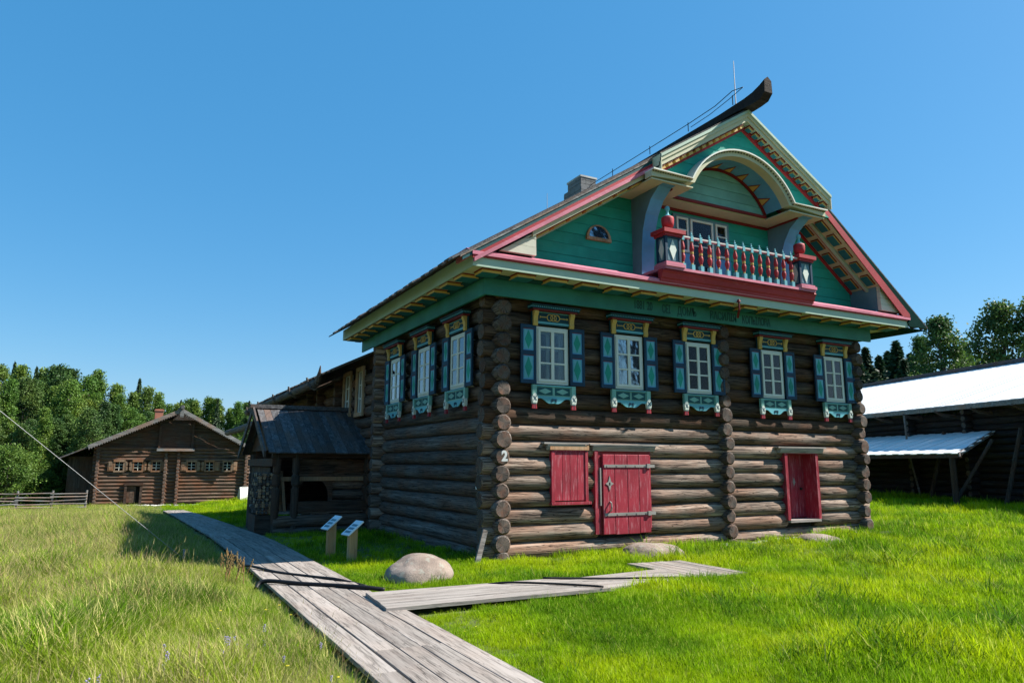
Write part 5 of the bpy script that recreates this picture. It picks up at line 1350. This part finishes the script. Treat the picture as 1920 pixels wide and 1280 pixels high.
for i, (u, vt) in enumerate(edge):
    d = 84+rr.uniform(-6, 6); k = rr.choice(('birch', 'aspen', 'birch')); s = rr.randrange(4)
    tree(k, s, u+rr.uniform(-5, 5), d, hgt(vt, d)+1.2, wood_label(k, u, 'back'), G1, 'birch_tree' if k == 'birch' else 'aspen_tree')
for i in range(24):
    u = -70+i*17+rr.uniform(-6, 6); d = 73+rr.uniform(-4, 5); j = min(range(len(edge)), key=lambda q: abs(edge[q][0]-u)); k = rr.choice(('birch', 'aspen', 'birch')); s = rr.randrange(4)
    tree(k, s, u, d, (hgt(edge[j][1], d)+1.2)*rr.uniform(.74, .93), wood_label(k, u, 'mid'), G1, 'birch_tree' if k == 'birch' else 'aspen_tree')
for i in range(11):
    u = -60+i*22+rr.uniform(-6, 6); d = 66+rr.uniform(-3, 3); k = 'aspen' if i % 3 else 'birch'
    tree(k, rr.randrange(4), u, d, rr.uniform(6.5, 8.5), wood_label(k, u, 'front'), G1, 'birch_tree' if k == 'birch' else 'aspen_tree')
tree('fir', 0, 248, 96, hgt(697, 96)+.3, 'dark narrow fir poking above the left wood just right of the birches', None, 'fir_tree', wide=.75)
tree('fir', 1, 5, 92, hgt(676, 92)+1.2, 'dark fir top rising out of the left wood at the photo edge', None, 'fir_tree', wide=.6)
for i, (u, vt, w_, lab) in enumerate(((-38, 682, .7, 'dark fir tip just beyond the left photo edge'), (48, 680, .6, 'dark pointed fir near the left photo edge of the wood'), (78, 678, .65, 'dark pointed fir second from the left edge of the wood'), (112, 684, .6, 'dark pointed fir above the gap between the first birches'), (160, 692, .7, 'dark pointed fir above the lean-to of the far house'), (205, 712, .6, 'dark pointed fir above the left roof slope of the far house'), (330, 744, .6, 'small dark fir right behind the far house ridge'), (400, 744, .6, 'small dark fir right of the far house ridge'), (460, 756, .6, 'small dark fir beside the porch roof ridge'))):
    d = 80+(i % 3)*2; tree('fir', i % 3, u, d, hgt(vt, d)+.9, lab, None, 'fir_tree', wide=w_*1.1)
GB = 'round bushes at the wood edge'
for i, (u, vt) in enumerate(((-60, 820), (-25, 832), (15, 826), (48, 842), (72, 850), (86, 872), (40, 872), (0, 868), (-40, 870))):
    d = 63+rr.uniform(-1, 2); tree('bushy', i % 4, u, d, hgt(vt, d)+1.0, ['tall pale bush left of the photo edge', 'wide bush crossing the left photo edge', 'tallest round bush at the wood edge by the photo edge', 'round bush in the middle of the clump behind the fence', 'bush just left of the far house lean-to', 'low bush touching the left end of the far house', 'low bush before the middle of the bush clump', 'low bush at the photo edge right behind the fence', 'low bush beyond the left photo edge'][i], GB, 'bush')
# far wood closing gaps
# right side
G2 = 'dark firs behind the barn'
for i, (u, vt, d) in enumerate(((1640, 652, 75), (1664, 668, 78), (1700, 640, 74), (1682, 660, 82), (1726, 664, 76), (1625, 672, 72), (1712, 676, 70))):
    tree('fir', i % 3, u, d, hgt(vt, d), 'dark fir behind the barn roof, '+['nearest the house corner', 'second from the house corner', 'tallest of the row', 'between the second and the tallest', 'touching the round leafy tree', 'low, beside the house corner', 'low, before the tallest'][i], G2, 'fir_tree', wide=1.55)
tree('aspen', 1, 1786, 62, hgt(600, 62)+.3, 'large round leafy tree rising above the middle of the barn roof', None, 'aspen_tree', rot=1.0, wide=1.05)
tree('aspen', 1, 1748, 66, hgt(632, 66), 'smaller leafy tree on the left flank of the round tree behind the barn', None, 'aspen_tree', rot=2.0, wide=.7)
tree('aspen', 3, 1828, 68, hgt(645, 68), 'smaller leafy tree on the right flank of the round tree behind the barn', None, 'aspen_tree', rot=4.0, wide=.7)
tree('aspen', 3, 1905, 60, hgt(572, 60)+.3, 'tall leafy tree behind the barn, cut by the right photo edge', None, 'aspen_tree', rot=.4, wide=1.0)
tree('aspen', 1, 1975, 60, hgt(560, 60), 'leafy tree behind the barn just beyond the right photo edge', None, 'aspen_tree', rot=3)
tree('bushy', 1, 1858, 66, hgt(668, 66), 'low leafy clump between the two tall trees behind the barn', None, 'bush')

# ================================================================== GRASS
def clump(seed, nbl, h, spread, wid, bend, head=False):
    r = np.random.default_rng(seed); V = []; Fc = []; ML = []
    for i in range(nbl):
        a = r.random()*6.283; q = spread*math.sqrt(r.random()); x, y = q*math.cos(a), q*math.sin(a)
        hh = h*(.55+.6*r.random()); b_ = bend*hh*(.3+r.random()); da = r.random()*6.283; dx, dy = math.cos(da), math.sin(da); px, py = -dy*wid/2, dx*wid/2
        b = len(V)
        for t, wf in ((0, 1), (.4, .9), (.75, .6)):
            cx, cy, cz = x+dx*b_*t*t, y+dy*b_*t*t, hh*t*(1-.12*t*bend)
            V += [(cx-px*wf, cy-py*wf, cz), (cx+px*wf, cy+py*wf, cz)]
        V.append((x+dx*b_, y+dy*b_, hh*(1-.12*bend)))
        Fc += [(b, b+1, b+3, b+2), (b+2, b+3, b+5, b+4), (b+4, b+5, b+6)]
        if head and i % 3 == 0:
            b = len(V); cx, cy, cz = x+dx*b_, y+dy*b_, hh*(1-.12*bend); s = wid*.8
            V += [(cx-s, cy, cz-.02), (cx, cy-s, cz-.02), (cx+s, cy, cz-.02), (cx, cy+s, cz-.02), (cx+dx*.02, cy+dy*.02, cz+.05)]
            Fc += [(b, b+1, b+4), (b+1, b+2, b+4), (b+2, b+3, b+4), (b+3, b, b+4)]
    me = bpy.data.meshes.new('blade_clump'); me.from_pydata(V, [], Fc); return me
def grass_mat(name, c1, c2, c3, dry, dryamt, trans=.45):
    m, n, b = mat(name); oi = N(n, 'ShaderNodeObjectInfo'); g = N(n, 'ShaderNodeNewGeometry')
    tn = N(n, 'ShaderNodeTexNoise'); tn.inputs['Scale'].default_value = .45; tn.inputs['Detail'].default_value = 3; n.links.new(g.outputs['Position'], tn.inputs['Vector'])
    base = ramp(n, tn.outputs['Fac'], [(.40, c1), (.5, c2), (.60, c3)])
    rd = ramp(n, g.outputs['Random Per Island'], [(1-dryamt-.02, (0,0,0)), (1-dryamt+.02, (1,1,1))])
    base = mix(n, rd, base, dry)
    hv = N(n, 'ShaderNodeHueSaturation'); n.links.new(base, hv.inputs['Color'])
    ad = N(n, 'ShaderNodeMath', operation='ADD'); n.links.new(oi.outputs['Random'], ad.inputs[0]); n.links.new(g.outputs['Random Per Island'], ad.inputs[1])
    mr = N(n, 'ShaderNodeMapRange'); mr.inputs[2].default_value = 2; mr.inputs[3].default_value = .45; mr.inputs[4].default_value = 1.5; n.links.new(ad.outputs[0], mr.inputs[0]); n.links.new(mr.outputs[0], hv.inputs['Value'])
    n.links.new(hv.outputs[0], b.inputs['Base Color']); b.inputs['Roughness'].default_value = .6; b.inputs['Specular IOR Level'].default_value = .04
    tr = N(n, 'ShaderNodeBsdfTranslucent'); n.links.new(hv.outputs[0], tr.inputs[0]); mx = N(n, 'ShaderNodeMixShader'); mx.inputs[0].default_value = trans
    n.links.new(b.outputs[0], mx.inputs[1]); n.links.new(tr.outputs[0], mx.inputs[2]); n.links.new(mx.outputs[0], n.nodes['Material Output'].inputs[0]); return m
M['lawn'] = grass_mat('lush_grass', (.12,.25,.006), (.23,.38,.005), (.34,.45,.006), (.42,.45,.08), .06)
M['meadow'] = grass_mat('meadow_grass', (.11,.22,.010), (.19,.32,.012), (.28,.37,.03), (.46,.42,.15), .26)
M['straw'] = grass_mat('dry_stems', (.28,.26,.10), (.34,.30,.13), (.40,.34,.16), (.30,.18,.10), .2, .3)
def scatter(name, clumps, m, pts, scl, label, seed):
    """pts (n,3), scl (n,) -> one object, geometry nodes instance the clumps on its vertices"""
    r = np.random.default_rng(seed); n = len(pts)
    coll = bpy.data.collections.new(name+'_source')
    for i, me in enumerate(clumps):
        me.materials.append(m); o = bpy.data.objects.new('blade_clump', me); coll.objects.link(o)
    me = bpy.data.meshes.new(name); me.from_pydata(pts.tolist(), [], [])
    a = me.attributes.new('scl', 'FLOAT_VECTOR', 'POINT'); hz = (.8+.5*r.random(n))
    a.data.foreach_set('vector', np.stack([scl, scl, scl*hz], 1).astype('f').ravel())
    a = me.attributes.new('rt', 'FLOAT_VECTOR', 'POINT'); a.data.foreach_set('vector', np.stack([r.normal(0, .09, n), r.normal(0, .09, n), r.random(n)*6.283], 1).astype('f').ravel())
    o = bpy.data.objects.new(name, me); COL.objects.link(o); me.materials.append(m)
    ng = bpy.data.node_groups.new(name+'_nodes', 'GeometryNodeTree')
    ng.interface.new_socket('Geometry', in_out='INPUT', socket_type='NodeSocketGeometry'); ng.interface.new_socket('Geometry', in_out='OUTPUT', socket_type='NodeSocketGeometry')
    gi, go = ng.nodes.new('NodeGroupInput'), ng.nodes.new('NodeGroupOutput'); L = ng.links.new
    iop = ng.nodes.new('GeometryNodeInstanceOnPoints'); ci = ng.nodes.new('GeometryNodeCollectionInfo'); ci.inputs['Collection'].default_value = coll; ci.inputs['Separate Children'].default_value = True; ci.inputs['Reset Children'].default_value = True
    iop.inputs['Pick Instance'].default_value = True
    for nm, k in (('scl', 'Scale'), ('rt', 'Rotation')):
        na = ng.nodes.new('GeometryNodeInputNamedAttribute'); na.data_type = 'FLOAT_VECTOR'; na.inputs['Name'].default_value = nm; L(na.outputs['Attribute'], iop.inputs[k])
    L(gi.outputs[0], iop.inputs['Points']); L(ci.outputs[0], iop.inputs['Instance']); L(iop.outputs[0], go.inputs[0])
    md = o.modifiers.new('scatter', 'NODES'); md.node_group = ng
    tag(o, label, 'grass', kind='stuff'); return o
def blocked(x, y):
    if -4.60 < x < -3.12 and y < 36.6: return True
    if -.15 < x < XR+.2 and -.12 < y < 26: return True
    if -3.55 < x < -.2 and -4.25 < y < -2.98: return True
    if -.25 < x < 1.7 and -4.15 < y < -2.9: return True
    if 1.6 < x < 2.85 and -3.9 < y < -2.0: return True
    if (x+2.15)**2/.26+(y+1.68)**2/.30 < .62: return True
    if (x-3.05)**2/.45+(y+1.0)**2/.22 < .9: return True
    if (x-8.2)**2/.3+(y+.85)**2/.25 < .7: return True
    if -3.6 < x < 0 and 8.1 < y < 12.9: return True
    if y > 47.7 and -10 < x < 2: return True
    q = Vector((x, y, 0))-BO
    if q.dot(bn) > .1 and -22 < q.dot(bd) < 16: return True
    return False
def gen_points(nt, dmin, dmax, umin, umax, power, sel, seed, smul=lambda d: 1.0):
    r = np.random.default_rng(seed); out = []; sc = []
    while len(out) < nt:
        u = r.uniform(umin, umax); d = (dmin**power+(dmax**power-dmin**power)*r.random())**(1/power)
        x, y = bearing(u, d)
        if not sel(x, y, r) or blocked(x, y): continue
        ns_ = noise.noise(Vector((x*.55, y*.55, 7)))+.5*noise.noise(Vector((x*1.7, y*1.7, 3)))
        out.append((x, y, gz(x, y)-.01)); sc.append(smul(d)*(.75+.5*r.random())*max(.45, 1+.75*ns_)*(min(1, .38+max(0, -4.5-x)*.36) if x < -4.4 else min(1, .42+max(0, x+3.2)*.12) if x < .3 else 1))
    return np.array(out), np.array(sc)
def is_left(x, y, r=None):
    edge_x = -4.5 if y < 26 else -4.5+(y-26)*.02
    return x < edge_x
lawn_c = [clump(i, 26, .15, .16, .008, .55) for i in range(5)]
mead_c = [clump(20+i, 24, .30, .20, .008, .8) for i in range(6)]
stem_c = [clump(40+i, 8, .50, .20, .005, .95, True) for i in range(5)]
def lawn_sel(x, y, r): return not is_left(x, y)
def mead_sel(x, y, r): return is_left(x, y)
p1, s1 = gen_points(30000, 3.5, 14, -150, 2150, 1.35, lawn_sel, 1, lambda d: 1.0)
p2, s2 = gen_points(26000, 14, 62, -150, 2150, 1.1, lawn_sel, 2, lambda d: 1.0+.035*(d-14))
scatter('lawn_grass', lawn_c, M['lawn'], np.concatenate([p1, p2]), np.concatenate([s1, s2]), 'lush bright green grass around the painted house', 5)
p1, s1 = gen_points(17000, 3.0, 14, -250, 1100, 1.3, mead_sel, 3, lambda d: 1.0)
p2, s2 = gen_points(20000, 14, 66, -250, 800, 1.1, mead_sel, 4, lambda d: 1.0-.004*(d-14))
scatter('meadow_grass', mead_c, M['meadow'], np.concatenate([p1, p2]), np.concatenate([s1, s2]), 'tall tangled olive green meadow grass left of the boardwalk', 6)
def stem_sel(x, y, r): return is_left(x, y) and noise.noise(Vector((x*.35, y*.35, 4))) + (.75 if y > 3 else .1 if y > -3 else -.12)+r.normal(0, .25) > 0
p1, s1 = gen_points(18000, 4.2, 60, -250, 1100, 1.0, stem_sel, 8, lambda d: .85-.006*d)
scatter('dry_grass_stems', stem_c, M['straw'], p1, s1, 'dry straw coloured grass stems standing over the meadow', 7)

# ---- wild flowers and dry weeds
def flower_mesh(kind):
    mb = MB(); h = .34 if kind == 'purple' else .26
    mb.tube([(0, 0, 0), (.01, .01, h*.6), (.03, 0, h)], .003, 4, mi=0)
    if kind == 'purple':
        for i in range(9):
            a = i*2.4; z = h-.09+.011*i; mb.lathe([(.004, -.008), (.012, 0), (.003, .010)], 5, (.028+.014*math.cos(a), .014*math.sin(a), z), 1)
    else:
        for i in range(6):
            a = i*1.047; mb.add([(.03, 0, h), (.03+.022*math.cos(a), .022*math.sin(a), h+.008), (.03+.022*math.cos(a+.8), .022*math.sin(a+.8), h+.008)], [(0, 1, 2)], 1)
    return mb
rr = random.Random(31)
for kind, colr, spots, lab in (('purple', (.26,.22,.40), [(-5.5,-5.6,.9,12), (-6.2,-6.0,.6,6)], 'small purple vetch flowers among the near meadow grass'),
                               ('yellow', (.75,.60,.03), [(-5.0,-4.5,1.6,22), (-6.4,.2,.5,10), (-1.8,-3.4,1.4,14), (-3.0,-5.6,.8,10), (1.5,-5,2.5,18)], 'scattered small yellow flowers in the grass')):
    fm = simple('petal_'+kind, colr, .8); st = simple('flower_stem_'+kind, (.10,.16,.03), .7); mb = MB()
    for cx, cy, rad, n in spots:
        for i in range(n):
            x, y = cx+rr.gauss(0, rad*.5), cy+rr.gauss(0, rad*.5)
            if blocked(x, y): continue
            t = flower_mesh(kind); k = rr.uniform(.5, .85); a = rr.random()*6.28; c, s_ = math.cos(a), math.sin(a); z0 = gz(x, y)
            if kind == 'yellow' and x > -3.2: k *= .55
            vs = [(x+k*(p[0]*c-p[1]*s_), y+k*(p[0]*s_+p[1]*c), z0+k*p[2]) for p in t.v]
            b = len(mb.v); mb.v += vs; mb.f += [tuple(b+i_ for i_ in f) for f in t.f]; mb.m += t.m
    o = mb.build('wild_flowers', [st, fm]); tag(o, lab, 'flowers', kind='stuff')
mb = MB()
for i in range(22):
    x, y = -4.78+rr.gauss(0, .10), -.15+rr.gauss(0, .35); h = rr.uniform(.22, .48); dx, dy = rr.gauss(0, .06), rr.gauss(0, .06); z0 = gz(x, y)
    mb.tube([(x, y, z0), (x+dx*.5, y+dy*.5, z0+h*.6), (x+dx, y+dy, z0+h)], [.006, .005, .003], 4)
    for j in range(10):
        t = .5+.5*j/10; mb.lathe([(.002, -.014), (.010, 0), (.002, .014)], 4, (x+dx*t+rr.gauss(0, .008), y+dy*t+rr.gauss(0, .008), z0+h*t))
o = mb.build('dry_weeds', wood_mat('dry_weed', (.16,.10,.04), (.28,.19,.08), (.38,.30,.14), 'z')); tag(o, 'rusty brown dry sorrel stalks at the left edge of the boardwalk', 'weeds', kind='stuff')

M['tuft'] = grass_mat('dark_tufts', (.06,.15,.012), (.10,.20,.012), (.15,.26,.012), (.30,.30,.08), .05)
tuft_c = [clump(70+i, 22, .22, .11, .012, .9) for i in range(4)]
def tuft_sel(x, y, r): return noise.noise(Vector((x*.8, y*.8, 11)))+r.normal(0, .22) > .25 and not (-4.9 < x < -3.0)
p1, s1 = gen_points(4200, 3.3, 40, -200, 2150, 1.1, tuft_sel, 12, lambda d: 1.0)
scatter('grass_tufts', tuft_c, M['tuft'], p1, s1, 'darker coarse grass tufts dotted through the lawn and meadow', 9)
